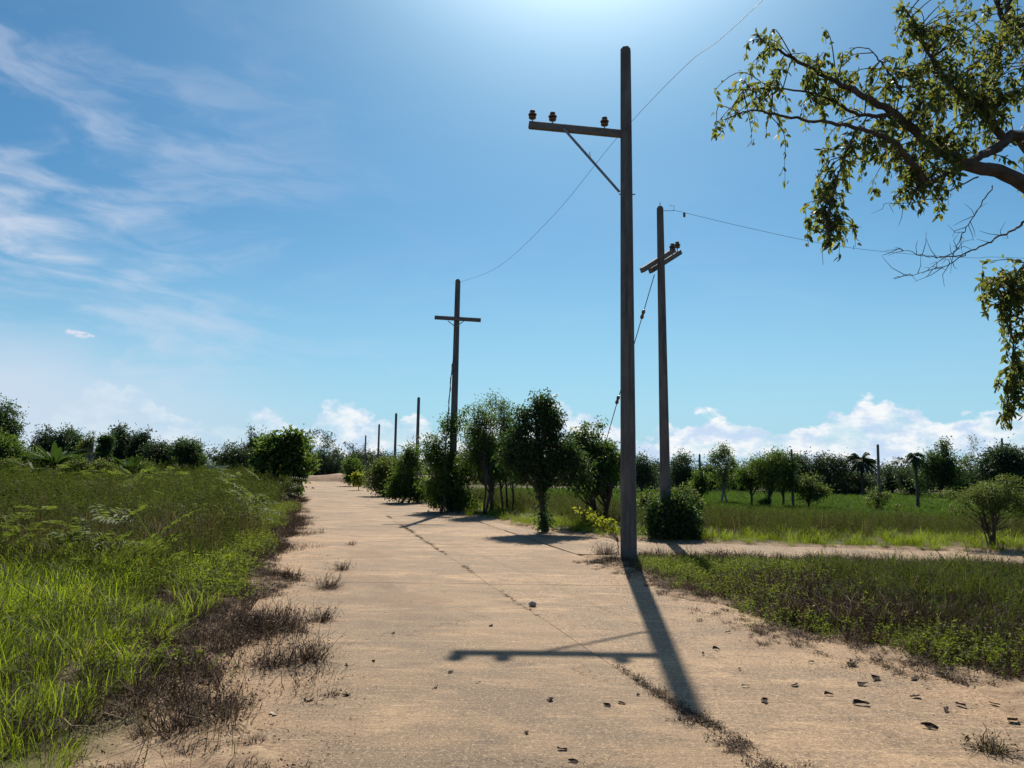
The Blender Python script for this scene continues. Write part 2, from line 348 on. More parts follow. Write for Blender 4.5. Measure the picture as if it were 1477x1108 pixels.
# concrete: pinkish tan, broomed across the road, dusty in patches, gritty where worn
def mat_concrete():
    m, t, out = newmat('road_concrete')
    pos = t.add('ShaderNodeNewGeometry').outputs['Position']
    uv = t.add('ShaderNodeUVMap', uv_map='st').outputs[0]
    big = t.noise(t.mapv(uv, (.30, .42, 1)), 1.0, 5, .6, .4); mid = t.noise(t.mapv(uv, (.8, 1.9, 1)), 1., 6, .65)
    streak = t.noise(t.mapv(uv, (.55, 15, 1)), 1., 5, .65); fine = t.noise(t.mapv(uv, (5., 95, 1)), 1., 3, .6)
    grit = t.noise(pos, 95, 3, .7); grit2 = t.noise(pos, 38, 4, .7)
    tone = t.attr('tone')
    thin = t.noise(t.mapv(uv, (1.6, 34, 1)), 1., 6, .7)
    base = t.mix(t.ramp(big, .34, .66), (.150, .106, .070), (.245, .172, .110))
    base = t.mix(t.math('MULTIPLY', t.ramp(mid, .44, .64), .8), base, (.150, .112, .078))
    base = t.mix(t.math('MULTIPLY', t.ramp(t.noise(t.mapv(uv, (.9, 2.6, 1), (9, 4, 0)), 1., 7, .7), .50, .68), .7), base, (.36, .26, .165))
    base = t.mix(t.math('MULTIPLY', t.ramp(thin, .52, .70), .5), base, (.38, .28, .185))
    base = t.mix(t.math('MULTIPLY', t.ramp(thin, .46, .28), .55), base, (.09, .068, .052))
    base = t.mix(t.math('MULTIPLY', t.ramp(streak, .56, .74), .4), base, (.38, .285, .2))
    stain = t.noise(t.mapv(uv, (.45, .8, 1), (3, 11, 0)), 1., 8, .72, .6)
    base = t.mix(t.math('MULTIPLY', t.ramp(stain, .45, .60), .78), base, (.105, .078, .058))
    blot = t.noise(t.mapv(uv, (2.6, 4.2, 1), (1, 5, 0)), 1., 7, .75)
    base = t.mix(t.math('MULTIPLY', t.ramp(blot, .52, .64), .6), base, (.085, .063, .047))
    base = t.mix(t.math('MULTIPLY', t.ramp(blot, .44, .30), .5), base, (.36, .262, .172))
    edge = t.attr('edge')          # metres from the slab's outer edge; dust and soil lie there
    dust = t.math('MULTIPLY', t.ramp(t.math('ADD', edge, t.math('MULTIPLY', t.math('SUBTRACT', mid, .5), 2.4)), .85, .0), .85)
    base = t.mix(dust, base, t.mix(t.ramp(grit2, .35, .7), (.19, .125, .078), (.295, .205, .13)))
    base = t.mix(t.math('MULTIPLY', t.ramp(grit2, .52, .66), .55), base, (.37, .29, .21))
    base = t.mix(t.math('MULTIPLY', t.ramp(grit, .54, .66), .65), base, (.44, .35, .26))
    base = t.mix(t.math('MULTIPLY', t.ramp(grit, .46, .32), .75), base, (.065, .049, .038))
    base = t.mix(t.math('MULTIPLY', t.ramp(grit2, .44, .30), .6), base, (.085, .064, .05))
    big2 = t.noise(t.mapv(uv, (.55, .35, 1), (6.3, 1.9, 0)), 1., 4, .6)
    base = t.mix(t.math('MULTIPLY', t.ramp(big2, .54, .68), .6), base, (.135, .088, .058))
    wash = t.noise(t.mapv(uv, (.8, 7, 1), (2, 7, 0)), 1., 6, .7, .3)
    base = t.mix(t.math('MULTIPLY', t.ramp(wash, .60, .74), .6), base, (.42, .33, .235))
    spk = t.noise(pos, 19, 5, .75)
    base = t.mix(t.math('MULTIPLY', t.ramp(spk, .45, .33), .6), base, (.085, .064, .049))
    base = t.mix(t.math('MULTIPLY', t.ramp(spk, .57, .70), .5), base, (.38, .285, .195))
    vo = t.add('ShaderNodeTexVoronoi', feature='DISTANCE_TO_EDGE'); t.put(vo.inputs['Vector'], t.mapv(t.add('ShaderNodeVectorMath', operation='ADD').outputs[0], (1, 1, 1)))
    va = [n for n in t.n if n.bl_idname == 'ShaderNodeVectorMath'][0]; t.l.new(uv, va.inputs[0])
    nn = t.add('ShaderNodeTexNoise'); t.put(nn.inputs['Vector'], t.mapv(uv, (2.2, 2.2, 1))); nn.inputs['Detail'].default_value = 5; 
    sc = t.add('ShaderNodeVectorMath', operation='SCALE'); t.l.new(nn.outputs['Color'], sc.inputs[0]); sc.inputs['Scale'].default_value = .55; t.l.new(sc.outputs[0], va.inputs[1])
    vo.inputs['Scale'].default_value = .36
    crack = t.math('MULTIPLY', t.ramp(vo.outputs['Distance'], .0028, .0008), t.ramp(t.noise(t.mapv(uv, (.35, .35, 1), (4, 2, 0)), 1., 2), .50, .60))
    base = t.mix(t.math('MULTIPLY', crack, .75), base, (.07, .05, .04))
    base = t.mix(1.0, base, t.mix(tone, (1.07, 1.00, .88), (1.24, 1.13, .98)), 'MULTIPLY')
    p = t.add('ShaderNodeBsdfPrincipled'); t.put(p.inputs['Base Color'], base); p.inputs['Roughness'].default_value = .82; p.inputs['Specular IOR Level'].default_value = .3
    h = t.math('ADD', t.math('ADD', t.math('MULTIPLY', thin, .8), t.math('MULTIPLY', fine, .45)), t.math('ADD', t.math('MULTIPLY', grit, .55), t.math('MULTIPLY', crack, -2.)))
    b = t.add('ShaderNodeBump'); b.inputs['Strength'].default_value = .7; b.inputs['Distance'].default_value = .011
    t.l.new(h, b.inputs['Height']); t.l.new(b.outputs[0], p.inputs['Normal']); t.l.new(p.outputs[0], out.inputs[0]); return m
M['concrete'] = mat_concrete()
def mat_ground():
    m, t, out = newmat('soil')
    pos = t.add('ShaderNodeNewGeometry').outputs['Position']
    a = t.noise(pos, .6, 6, .6); b_ = t.noise(pos, 7, 6, .65); c = t.noise(pos, 42, 4, .7)
    sand = t.attr('sand'); rice = t.attr('rice')
    soil = t.mix(t.ramp(a, .35, .65), (.075, .055, .036), (.13, .10, .062))
    green = t.mix(t.ramp(b_, .35, .65), (.045, .06, .02), (.09, .10, .035))
    soil = t.mix(t.ramp(t.noise(pos, .25, 4), .42, .6), soil, green)
    sa = t.mix(t.ramp(b_, .35, .68), (.205, .140, .092), (.325, .238, .158)); sa = t.mix(t.math('MULTIPLY', t.ramp(c, .58, .72), .7), sa, (.14, .095, .065))
    base = t.mix(sand, soil, sa)
    base = t.mix(rice, base, t.mix(t.ramp(a, .35, .65), (.06, .11, .02), (.09, .15, .025)))
    p = t.add('ShaderNodeBsdfPrincipled'); t.put(p.inputs['Base Color'], base); p.inputs['Roughness'].default_value = .95; p.inputs['Specular IOR Level'].default_value = .15
    bm = t.add('ShaderNodeBump'); bm.inputs['Strength'].default_value = .8; bm.inputs['Distance'].default_value = .03
    t.l.new(t.math('ADD', b_, t.math('MULTIPLY', c, .5)), bm.inputs['Height']); t.l.new(bm.outputs[0], p.inputs['Normal'])
    t.l.new(p.outputs[0], out.inputs[0]); return m
M['ground'] = mat_ground()
M['earth'] = mat_plain('red_earth', (.17, .105, .065), (.27, .18, .12), 1.5, .95, .5, c3=(.12, .085, .055))

# ------------------------------------------------------------------ zones of the verge (outlines in metres on the ground)
def poly(*pp): return [tuple(G(*p)[:2]) for p in pp]
# inner border of the green, left of the road
GREEN_L = poly((100, 1180), (175, 1060), (245, 985), (262, 930), (318, 885), (330, 845), (365, 800), (388, 770), (398, 752), (420, 732)) + [(-11.0, 36), (-15.8, 56), (-23, 79)]
def green_edge(y):
    ys = [p[1] for p in GREEN_L]; xs = [p[0] for p in GREEN_L]; return np.interp(y, ys, xs)
RIGHT_EDGE = [(4.6, 3.5), (3.75, 5.45), (3.15, 6.2), (2.62, 7.4), (2.42, 8.8), (2.36, 9.9), (2.1, 11.5), (1.85, 12.6)]
RICE = [(6, 36), (60, 29), (90, 60), (70, 74), (-2, 82), (-2, 44)]

# ------------------------------------------------------------------ ground
def make_ground():
    def spread(lo, hi, d0, grow):
        a = [0.]; d = d0
        while a[-1] < hi: a.append(a[-1]+d); d *= grow
        return a
    core = list(np.arange(-5.2, 5.6, .075))
    sR = [core[-1]+v for v in spread(0, 1600, .1, 1.075)[1:]]; sL = [core[0]-v for v in spread(0, 1600, .1, 1.075)[1:]]
    S = np.array(sL[::-1]+core+sR)
    yF = list(np.arange(2.5, 12, .09)); yF += [yF[-1]+v for v in spread(0, 2600, .1, 1.035)[1:]]; yB = [yF[0]-v for v in spread(0, 400, .12, 1.15)[1:]]
    Y = np.array(yB[::-1]+yF)
    SS, YY = np.meshgrid(S, Y); XX = SS+Jx(YY); ZZ = gz(XX, YY)
    far = np.hypot(XX, YY); ZZ = np.where(far > 130, ZZ*0-.3, ZZ)
    V = np.stack([XX, YY, ZZ], -1).reshape(-1, 3); n = len(S); i = np.arange(len(Y)-1)[:, None]*n+np.arange(n-1)[None]
    F = np.stack([i, i+1, i+1+n, i+n], -1).reshape(-1, 4)
    x, y = V[:, 0], V[:, 1]; s = x-Jx(y)
    sandL = np.where(s < 0, sm(-.7, .35, x-green_edge(y)+(fbm(x, y, 1.6, 2)-.5)*1.6), 0)
    sd = np.minimum(main_sd(x, y), sdpoly(x, y, BR_POLY))
    sandR = sm(.75, .15, sd+(fbm(x, y, 2, 9)-.5)*.8)
    rice = np.where(inpoly(x, y, RICE), 1., 0.)
    me = mesh_np('ground', V, F, attrs={'sand': np.clip(np.maximum(sandL, sandR), 0, 1), 'rice': rice}, smooth=True)
    return tag(link('ground', me, None, [M['ground']]), kind='structure')
make_ground()

# ------------------------------------------------------------------ roads: slabs with open joints
def slab(P, parent, edge_fn, tone, zoff=0., name='concrete_slab'):
    """P: outline as two rows of points (left row, right row) of equal length; the top is a sheet with sides"""
    Lr, Rr = P; k = 7; V = []; n = len(Lr)
    for a, b in zip(Lr, Rr):
        for j in range(k):
            u = j/(k-1); V.append((a[0]+(b[0]-a[0])*u, a[1]+(b[1]-a[1])*u, zoff))
    F = [(i*k+j, i*k+j+1, (i+1)*k+j+1, (i+1)*k+j) for i in range(n-1) for j in range(k-1)]
    ring = [j for j in range(k)]+[i*k+k-1 for i in range(1, n)]+[(n-1)*k+j for j in range(k-2, -1, -1)]+[i*k for i in range(n-2, 0, -1)]
    b0 = len(V); cx = np.mean([V[i] for i in ring], 0)
    for i in ring:
        v = np.array(V[i]); V.append((v[0], v[1], zoff-.14))
    m_ = len(ring)
    for q in range(m_): F.append((ring[(q+1) % m_], ring[q], b0+q, b0+(q+1) % m_))
    me = bpy.data.meshes.new('concrete_slab'); me.from_pydata([tuple(map(float, v)) for v in V], [], F); me.update()
    uvl = me.uv_layers.new(name='st')
    va = np.array(V); st = np.stack([(va[:, 0]-Jx(va[:, 1]))*.967, va[:, 1]*1.034], 1)
    if edge_fn == 'branch': st = np.stack([va[:, 1]*.97-va[:, 0]*.23, va[:, 0]*.97+va[:, 1]*.23], 1)
    li = np.zeros(len(me.loops), np.int32); me.loops.foreach_get('vertex_index', li)
    uvl.data.foreach_set('uv', st[li].astype(np.float32).ravel())
    if edge_fn == 'left': e = (va[:, 0]-Jx(va[:, 1])+2.95)
    elif edge_fn == 'right': e = 2.45-(va[:, 0]-Jx(va[:, 1])); e = np.where((va[:, 1] > 14) & (va[:, 1] < 23), 3., e)
    else: e = np.full(len(va), 1.2)
    a = me.attributes.new('edge', 'FLOAT', 'POINT'); a.data.foreach_set('value', e.astype(np.float32))
    a = me.attributes.new('tone', 'FLOAT', 'POINT'); a.data.foreach_set('value', np.full(len(va), tone, np.float32))
    return link(name, me, parent, [M['concrete']])
def bed(name, P, z):
    me = bpy.data.meshes.new(name); n = len(P[0])
    me.from_pydata([(float(a[0]), float(a[1]), z) for r in P for a in r], [], [(i, n+i, n+i+1, i+1) for i in range(n-1)]); me.update()
    return tag(link(name, me, None, [M['ground']]), kind='structure')
ys = np.concatenate([np.arange(-20, 78.1, 2.0)])
road = bed('road', ([(Jx(y)-2.9, y) for y in ys], [(Jx(y)+2.3, y) for y in ys]), -.016)
cuts = [-20, -8.4, .6, 10.2, 19.7, 29.6, 39.5, 49.4, 59.3, 69.0, 78.]
rt = random.Random(4)
for i in range(len(cuts)-1):
    y0, y1 = cuts[i]+.008, cuts[i+1]-.008; yy = np.linspace(y0, y1, 9)
    wob = lambda y: .012*math.sin(y*1.7)+.008*math.sin(y*4.1)
    slab(([(Jx(y)-2.95+.03*math.sin(y*2.3), y) for y in yy], [(Jx(y)-.007+wob(y), y) for y in yy]), road, 'left', rt.random())
    slab(([(Jx(y)+.008+wob(y), y) for y in yy], [(Jx(y)+2.35+.03*math.sin(y*1.9), y) for y in yy]), road, 'right', rt.random(), -.006)
# the side road: a flared apron, then slabs
bn = [(1.50, 13.70), (2.6, 13.45), (9, 11.9), (16, 10.3), (22, 8.9), (40, 4.7)]
bf_ = [(-1.55+.02, 23.9), (3.1, 16.45), (9.6, 14.75), (16.6, 13.2), (22.6, 11.85), (40.7, 7.6)]
branch = bed('side_road', ([(1.3, 13.9), (2.6, 13.6), (9, 12.1), (40, 4.9)], [(-1.3, 23.), (3.1, 16.3), (9.6, 14.6), (40.6, 7.4)]), -.05)
def lerp(a, b, u): return (a[0]+(b[0]-a[0])*u, a[1]+(b[1]-a[1])*u)
# apron between the right lane and the side road
nearE = [(Jx(y)+2.40, y) for y in np.linspace(13.9, 23.6, 8)]
farE = [(2.55, 13.46), (2.75, 14.3), (2.9, 15.2), (3.05, 16.3), (2.2, 17.1), (1.35, 18.0), (.6, 19.3), (-.9, 23.65)]
slab((nearE, farE), branch, 'branch', .6, -.004)
for i in range(1, len(bn)-1):
    a0, a1, b0, b1 = bn[i], bn[i+1], bf_[i], bf_[i+1]
    rows = ([lerp(a0, a1, u) for u in np.linspace(.004, .996, 5)], [lerp(b0, b1, u) for u in np.linspace(.004, .996, 5)])
    if i == 1: rows = ([(2.58, 13.46)]+rows[0][1:], [(3.08, 16.28)]+rows[1][1:])
    slab((rows[1], rows[0]), branch, 'branch', rt.random(), -.004)
# the earth bank and track across the far end
mb = MB(); A = []
prof = [(-2.2, -.05), (-1.4, .30), (-.5, .62), (.6, .66), (1.6, .3), (2.6, -.1)]
xs_ = np.linspace(-36, -4, 26)
for k_, x in enumerate(xs_):
    yb = 80.5+.05*(x+20)
    A.append(mb.addv([(x, yb+o, (z+.12*math.sin(x*1.3+o)+.08*math.sin(x*3.1+2*o)) if 0 < q < 5 else z-.1) for q, (o, z) in enumerate(prof)]))
for r0, r1 in zip(A, A[1:]):
    for j in range(len(prof)-1): mb.F.append((r0+j, r1+j, r1+j+1, r0+j+1))
tag(mb.build('earth_bank', M['earth'], smooth=True), kind='structure')

# ------------------------------------------------------------------ leaves, crowns, trees
def leaves_np(P, A, N, ln, wd, lc, fold=.25, curl=.15):
    """P base points, A axis, N normal (n,3); returns V,F3,attr for folded pointed leaves (2 quads of 3 tris = 4 tris)"""
    n = len(P); A = A/(np.linalg.norm(A, axis=1, keepdims=True)+1e-9)
    B = np.cross(A, N); B /= (np.linalg.norm(B, axis=1, keepdims=True)+1e-9); N = np.cross(B, A)
    ln = np.broadcast_to(ln, (n,))[:, None]; wd = np.broadcast_to(wd, (n,))[:, None]
    v0 = P; v1 = P+A*ln*.42+B*wd*.5+N*wd*fold; v2 = P+A*ln-N*ln*curl; v3 = P+A*ln*.42-B*wd*.5+N*wd*fold; v4 = P+A*ln*.5
    V = np.stack([v0, v1, v2, v3], 1).reshape(-1, 3)
    b = np.arange(n)[:, None]*4
    F = np.concatenate([b+[[0, 1, 2]], b+[[0, 2, 3]]], 1).reshape(-1, 3)
    return V, F, np.repeat(lc, 4)
def leaves6(P, A, N, ln, wd, lc, fold=.15, curl=.15):
    n = len(P); A = A/(np.linalg.norm(A, axis=1, keepdims=True)+1e-9)
    B = np.cross(A, N); B /= (np.linalg.norm(B, axis=1, keepdims=True)+1e-9); N = np.cross(B, A)
    ln = ln[:, None]; wd = wd[:, None]
    c = [P, P+A*ln*.28+B*wd*.46+N*wd*fold, P+A*ln*.28-B*wd*.46+N*wd*fold, P+A*ln*.30, P+A*ln*.66+B*wd*.40+N*(wd*fold-ln*curl*.4), P+A*ln*.66-B*wd*.40+N*(wd*fold-ln*curl*.4), P+A*ln*.68-N*ln*curl*.45, P+A*ln-N*ln*curl]
    V = np.stack(c, 1).reshape(-1, 3); b = np.arange(n)[:, None]*8
    F = np.concatenate([b+[f] for f in ([0, 3, 1], [0, 2, 3], [1, 3, 6], [1, 6, 4], [2, 5, 6], [2, 6, 3], [4, 6, 7], [5, 7, 6])], 1).reshape(-1, 3)
    return V, F, np.repeat(lc, 8)
def unit(n):
    v = rng.normal(size=(n, 3)); return v/np.linalg.norm(v, axis=1, keepdims=True)
def crown_mesh(name, lobes, leaf, n_clump, per, clump_r, droop=.3, up=.5, wide=.45, shell=.6, flat=1.0, split=True):
    """lobes: list of (centre3, radii3, weight). Leaves sit in clumps spread through the lobes."""
    sub = []
    for c, R3, wg in lobes:
        k = 8; d = unit(k); q = rng.uniform(.35, .85, k)[:, None]; f = rng.uniform(.28, .62, (k, 1))*rng.uniform(.8, 1.2, (k, 3))
        sub += [(np.asarray(c)+d[i]*R3*q[i], np.asarray(R3)*f[i], wg*rng.uniform(.4, 1.5)) for i in range(k)]+[(np.asarray(c), np.asarray(R3)*.6, wg*.8)]
    if split: lobes = sub
    wts = np.array([l[2]*(l[1][0]*l[1][2]+l[1][0]*l[1][1]) for l in lobes]); wts /= wts.sum()
    li = rng.choice(len(lobes), n_clump, p=wts)
    C = np.array([l[0] for l in lobes])[li]; Rr = np.array([l[1] for l in lobes])[li]
    d = unit(n_clump); r = np.where(rng.random(n_clump) < shell, rng.uniform(.78, 1.08, n_clump), rng.random(n_clump)**.5)
    r = np.where(rng.random(n_clump) < .13, rng.uniform(1.15, 1.75, n_clump), r)
    cc = C+d*Rr*r[:, None]; cr = clump_r*rng.uniform(.5, 1.45, n_clump)*np.where(r > 1.12, .6, 1.)
    oi = np.flatnonzero(r > 1.1); cc_o = cc[oi] if len(oi) else cc
    ci = np.repeat(np.arange(n_clump), per); n = len(ci)
    off = rng.normal(size=(n, 3))*.5; off[:, 2] *= flat
    P = cc[ci]+off*cr[ci][:, None]
    A = unit(n)*.9+d[ci]*.5+off*.6; A[:, 2] -= droop
    N = unit(n); N[:, 2] += up*2
    lc = np.clip(rng.random(n)*.75+rng.random(n_clump)[ci]*.35-.05, 0, 1)
    V, F, a = leaves_np(P, A, N, leaf*rng.uniform(.6, 1.25, n), leaf*wide*rng.uniform(.7, 1.2, n), lc)
    return V, F, a, np.concatenate([cc_o, cc])[:max(2*len(cc_o), 40)]
def limb(mb, p0, p1, r0, r1, bend=.12, k=6, n=5):
    p0, p1 = np.asarray(p0, float), np.asarray(p1, float); ln = np.linalg.norm(p1-p0)
    o = rng.normal(size=3)*bend*ln; o2 = rng.normal(size=3)*bend*ln*.4
    pts = [p0*(1-u)+p1*u+o*u*(1-u)*1.6+o2*math.sin(u*6.28)*.5 for u in np.linspace(0, 1, n)]
    mb.tube(pts, [r0*(1-u)+r1*u for u in np.linspace(0, 1, n)], k); return pts
def tree(name, label, cat, base, lobes, leafmat, leaf=.12, n=300, per=30, clump=.35, trunk_r=.1, trunk_top=None, bark='bark', nlimb=14, stems=1, group=None, **kw):
    """one tree: trunk with limbs, crown of leaves. base, lobes in world metres."""
    base = np.asarray(base, float)
    root = empty(name, base); tag(root, label, cat, group)
    V, F, a, cc = crown_mesh(name, lobes, leaf, n, per, clump, **kw)
    me = mesh_np('crown', V-base, None, F, {'lc': a}); link('crown', me, root, [leafmat])
    zl = min(l[0][2]-l[1][2] for l in lobes); cen = np.mean([l[0] for l in lobes], 0)
    top = np.asarray(trunk_top, float) if trunk_top is not None else np.array([cen[0]*.6+base[0]*.4, cen[1]*.6+base[1]*.4, max(base[2]+.35*(cen[2]-base[2]), zl+.3*(cen[2]-zl))])
    mb = MB(); ends = []
    for s in range(stems):
        b = base+np.array([rng.normal()*.12*(stems > 1)*1.5, rng.normal()*.12*(stems > 1), -.12]); tp = top+(rng.normal(size=3)*[.5, .5, .25]*np.linalg.norm(top-base)*.45 if stems > 1 else 0)
        ends.append(limb(mb, b, tp, trunk_r*1.15, trunk_r*.6, .05, 8, 7))
    for q in range(nlimb):
        tgt = cc[rng.integers(len(cc))]; e = ends[rng.integers(len(ends))]; st = e[rng.integers(len(e)//2, len(e))]
        limb(mb, st, tgt, trunk_r*.45, trunk_r*.08, .12, 5, 5)
    mb.build('trunk', M[bark], root, True, base)
    return root
def lob(px, py, rx, ry, Y, wgt=1., depth=None, dy=0.):
    c = at(px, py, Y+dy); k = Y/FPX; return (c, np.array([rx*k, (depth if depth is not None else (rx*.8+ry*.2)*k), ry*k]), wgt)
def foot(px, Y):
    p = at(px, 700, Y); return np.array([p[0], Y, float(gz(p[0], Y))])

# --- the bush tree at the left edge of the road
Y = 36.5
tree('bushy_tree', 'dense dark rounded bushy tree with broad leaves standing at the left edge of the road', 'tree', foot(400, Y),
     [lob(405, 655, 30, 26, Y), lob(388, 672, 24, 24, Y), lob(420, 670, 24, 30, Y), lob(424, 636, 13, 13, Y), lob(394, 637, 12, 9, Y, .8), lob(386, 690, 12, 12, Y, .6), lob(405, 694, 18, 18, Y, .8), lob(428, 700, 8, 12, Y, .8)],
     L['mid'], .22, 420, 24, .30, .10, wide=.6)
# --- the far trees behind the end of the road
def quick(name, label, px, Y, lobes, mat='far', leaf=.25, n=160, per=26, clump=.55, tr=.14, cat='tree', **kw):
    return tree(name, label, cat, foot(px, Y), [lob(*l[:4], Y, *(l[4:])) for l in lobes], L[mat], leaf, n, per, clump, tr, **kw)
quick('broad_tree', 'large dark rounded tree closing the far end of the road', 470, 92, [(470, 656, 26, 28), (452, 668, 16, 22), (490, 662, 18, 24), (472, 680, 30, 14)], n=330, clump=.6, leaf=.24)
quick('slim_tree', 'slim dark conical tree rising beside the large rounded tree at the road end', 443, 96, [(443, 634, 3.5, 10), (442, 655, 7, 18)], n=70, clump=.4)
quick('spreading_tree', 'low spreading dark tree behind the line of short poles', 525, 100, [(525, 662, 14, 12), (512, 670, 14, 16), (528, 682, 22, 12)], n=170)
quick('spreading_tree', 'low rounded tree right of the low spreading tree behind the short poles', 552, 86, [(550, 664, 16, 12), (560, 676, 16, 16), (538, 680, 14, 12)], n=170)
# --- the left tree line
quick('tall_tree', 'tallest dark tree of the left tree line, ragged and layered', 2, 55, [(2, 590, 16, 20), (-8, 610, 26, 24), (8, 628, 24, 18), (-20, 640, 40, 26), (24, 612, 8, 5, .5)], n=420, clump=.42, leaf=.2, mat='dark')
quick('leafy_shrub', 'dense dark shrub mass at the foot of the tallest left tree', 15, 46, [(-2, 648, 30, 22), (24, 654, 24, 18), (44, 664, 18, 14)], n=330, clump=.34, leaf=.18, cat='shrub', mat='mid')
quick('leafy_tree', 'dark flat topped tree behind the banana plants', 75, 66, [(66, 634, 12, 11), (85, 634, 14, 12), (70, 650, 28, 14)], n=230)
quick('leafy_tree', 'purplish dark low crowned tree right of the flat topped tree behind the bananas', 106, 68, [(104, 638, 12, 12), (112, 652, 16, 14)], n=160, mat='dark')
quick('wispy_tree', 'thin pale twiggy young tree between the banana plants and the vine draped stump', 130, 58, [(133, 634, 7, 10, .5), (125, 648, 9, 12, .5)], mat='olive', n=60, clump=.3, leaf=.15, bark='bark_pale', nlimb=24)
quick('leafy_tree', 'dark pyramid shaped tree right of the vine draped stump', 175, 64, [(170, 624, 9, 11), (178, 640, 16, 16), (172, 656, 24, 14)], n=260)
quick('wispy_tree', 'open twiggy tree with a feathery top next to the pyramid shaped tree', 206, 62, [(211, 625, 6, 8, .6), (200, 636, 9, 9, .7), (204, 650, 16, 14)], n=140, clump=.34, nlimb=24)
quick('leafy_shrub', 'low uneven dark shrubs sloping down right of the feathery topped tree', 232, 60, [(226, 652, 15, 12), (244, 656, 13, 10), (238, 666, 20, 8)], n=190, cat='shrub', leaf=.2)
quick('round_tree', 'single compact round dark tree standing apart above the left meadow', 275, 58, [(275, 652, 19, 18), (268, 660, 14, 12), (284, 662, 12, 10)], n=330, clump=.36, leaf=.18, mat='dark')
quick('leafy_shrub', 'wide dark shrub behind the low white wall', 338, 62, [(336, 655, 18, 13), (352, 662, 16, 12), (340, 667, 24, 8)], n=230, cat='shrub', leaf=.2)
quick('wispy_tree', 'very thin airy tree rising above the wide shrub near the bushy tree', 362, 66, [(361, 624, 4, 7, .5), (366, 637, 7, 10, .6), (358, 648, 9, 10, .6)], n=70, clump=.28, leaf=.16, nlimb=22)
quick('leafy_tree', 'pale green tree partly behind the bushy tree at the road edge', 378, 68, [(376, 645, 13, 12), (382, 660, 13, 14)], n=150, mat='mid')
for i, (px, py, rx) in enumerate([(14, 672, 22), (112, 672, 16), (146, 674, 16), (200, 672, 18)]):
    quick('low_bush', ['low olive bush in front of the tallest left tree', 'low olive bush just right of the leaning banana plants', 'low olive bush in front of the vine draped stump', 'low olive bush in front of the pyramid shaped tree'][i], px, 40+i, [(px, py, rx, 10), (px+8, py+6, rx*.8, 9)], n=120, cat='bush', leaf=.13, clump=.25, mat='olive', tr=.04)
quick('vine_stump', 'dark flat topped stump draped with vines in the left tree line', 150, 48, [(150, 634, 11, 4.), (150, 647, 6, 16), (152, 660, 8, 8), (158, 640, 4, 9)], n=190, clump=.2, leaf=.13, mat='dark', cat='stump', tr=.12)
# low white wall
def box(mb, c, sx_, sy_, sz): mb.prism((c[0]-sx_/2, c[1], c[2]+sz/2), (c[0]+sx_/2, c[1], c[2]+sz/2), sy_, sz, side=(0, 1, 0), ch=.02)
mb = MB(); g = foot(312, 59); box(mb, g, 1.3, .2, 1.35); mb2 = MB(); box(mb2, (g[0], g[1], g[2]+1.35), 1.6, .3, .08)
wl = empty('low_wall', g); tag(wl, 'low white plastered wall seen over the left meadow beside the round tree', 'wall'); mb.build('wall_face', M['plaster'], wl, origin=g); mb2.build('coping', M['plaster'], wl, origin=g)

# --- banana plants
def banana(label, px, Y, h, nl):
    g = foot(px, Y); root = empty('banana_plant', g); tag(root, label, 'banana plant', 'banana plants on the left')
    mb = MB(); mb.tube([(0, 0, -.1), (.03, 0, h*.25), (.0, .02, h*.5)], [.12, .10, .06], 8); mb.build('stem', M['bark_pale'], root, True)
    for i in range(nl):
        a = i*2.4+rng.random()*.4; ln = h*rng.uniform(.6, .85); lean = rng.uniform(.15, .95); m_ = 9; V = []; F = []
        for q in range(m_):
            u = q/(m_-1); rr = ln*(lean*u+.35*u*u*lean); zz = h*.45+ln*(u*.85-.55*lean*u*u)
            wd = .165*math.sin(math.pi*min(1, .06+u*.94))**.6*(1 if q < m_-1 else .05)
            c = np.array([math.cos(a)*rr, math.sin(a)*rr, zz]); sv = np.array([-math.sin(a), math.cos(a), 0])
            V += [c+sv*wd+[0, 0, .05], c, c-sv*wd+[0, 0, .05]]
        for q in range(m_-1): F += [(3*q, 3*q+1, 3*q+4, 3*q+3), (3*q+1, 3*q+2, 3*q+5, 3*q+4)]
        me = mesh_np('leaf', np.array(V), np.array(F), None, {'lc': np.full(len(V), rng.random())}, True); link('leaf', me, root, [L['banana']])
banana('large banana plant with upright broad leaves in front of the left tree line', 76, 38, 2.5, 22)
banana('smaller banana plant with one bright leaf left of the large banana plant', 52, 38.5, 1.9, 14)
banana('small banana plant right of the vine draped stump', 187, 40, 1.9, 14)

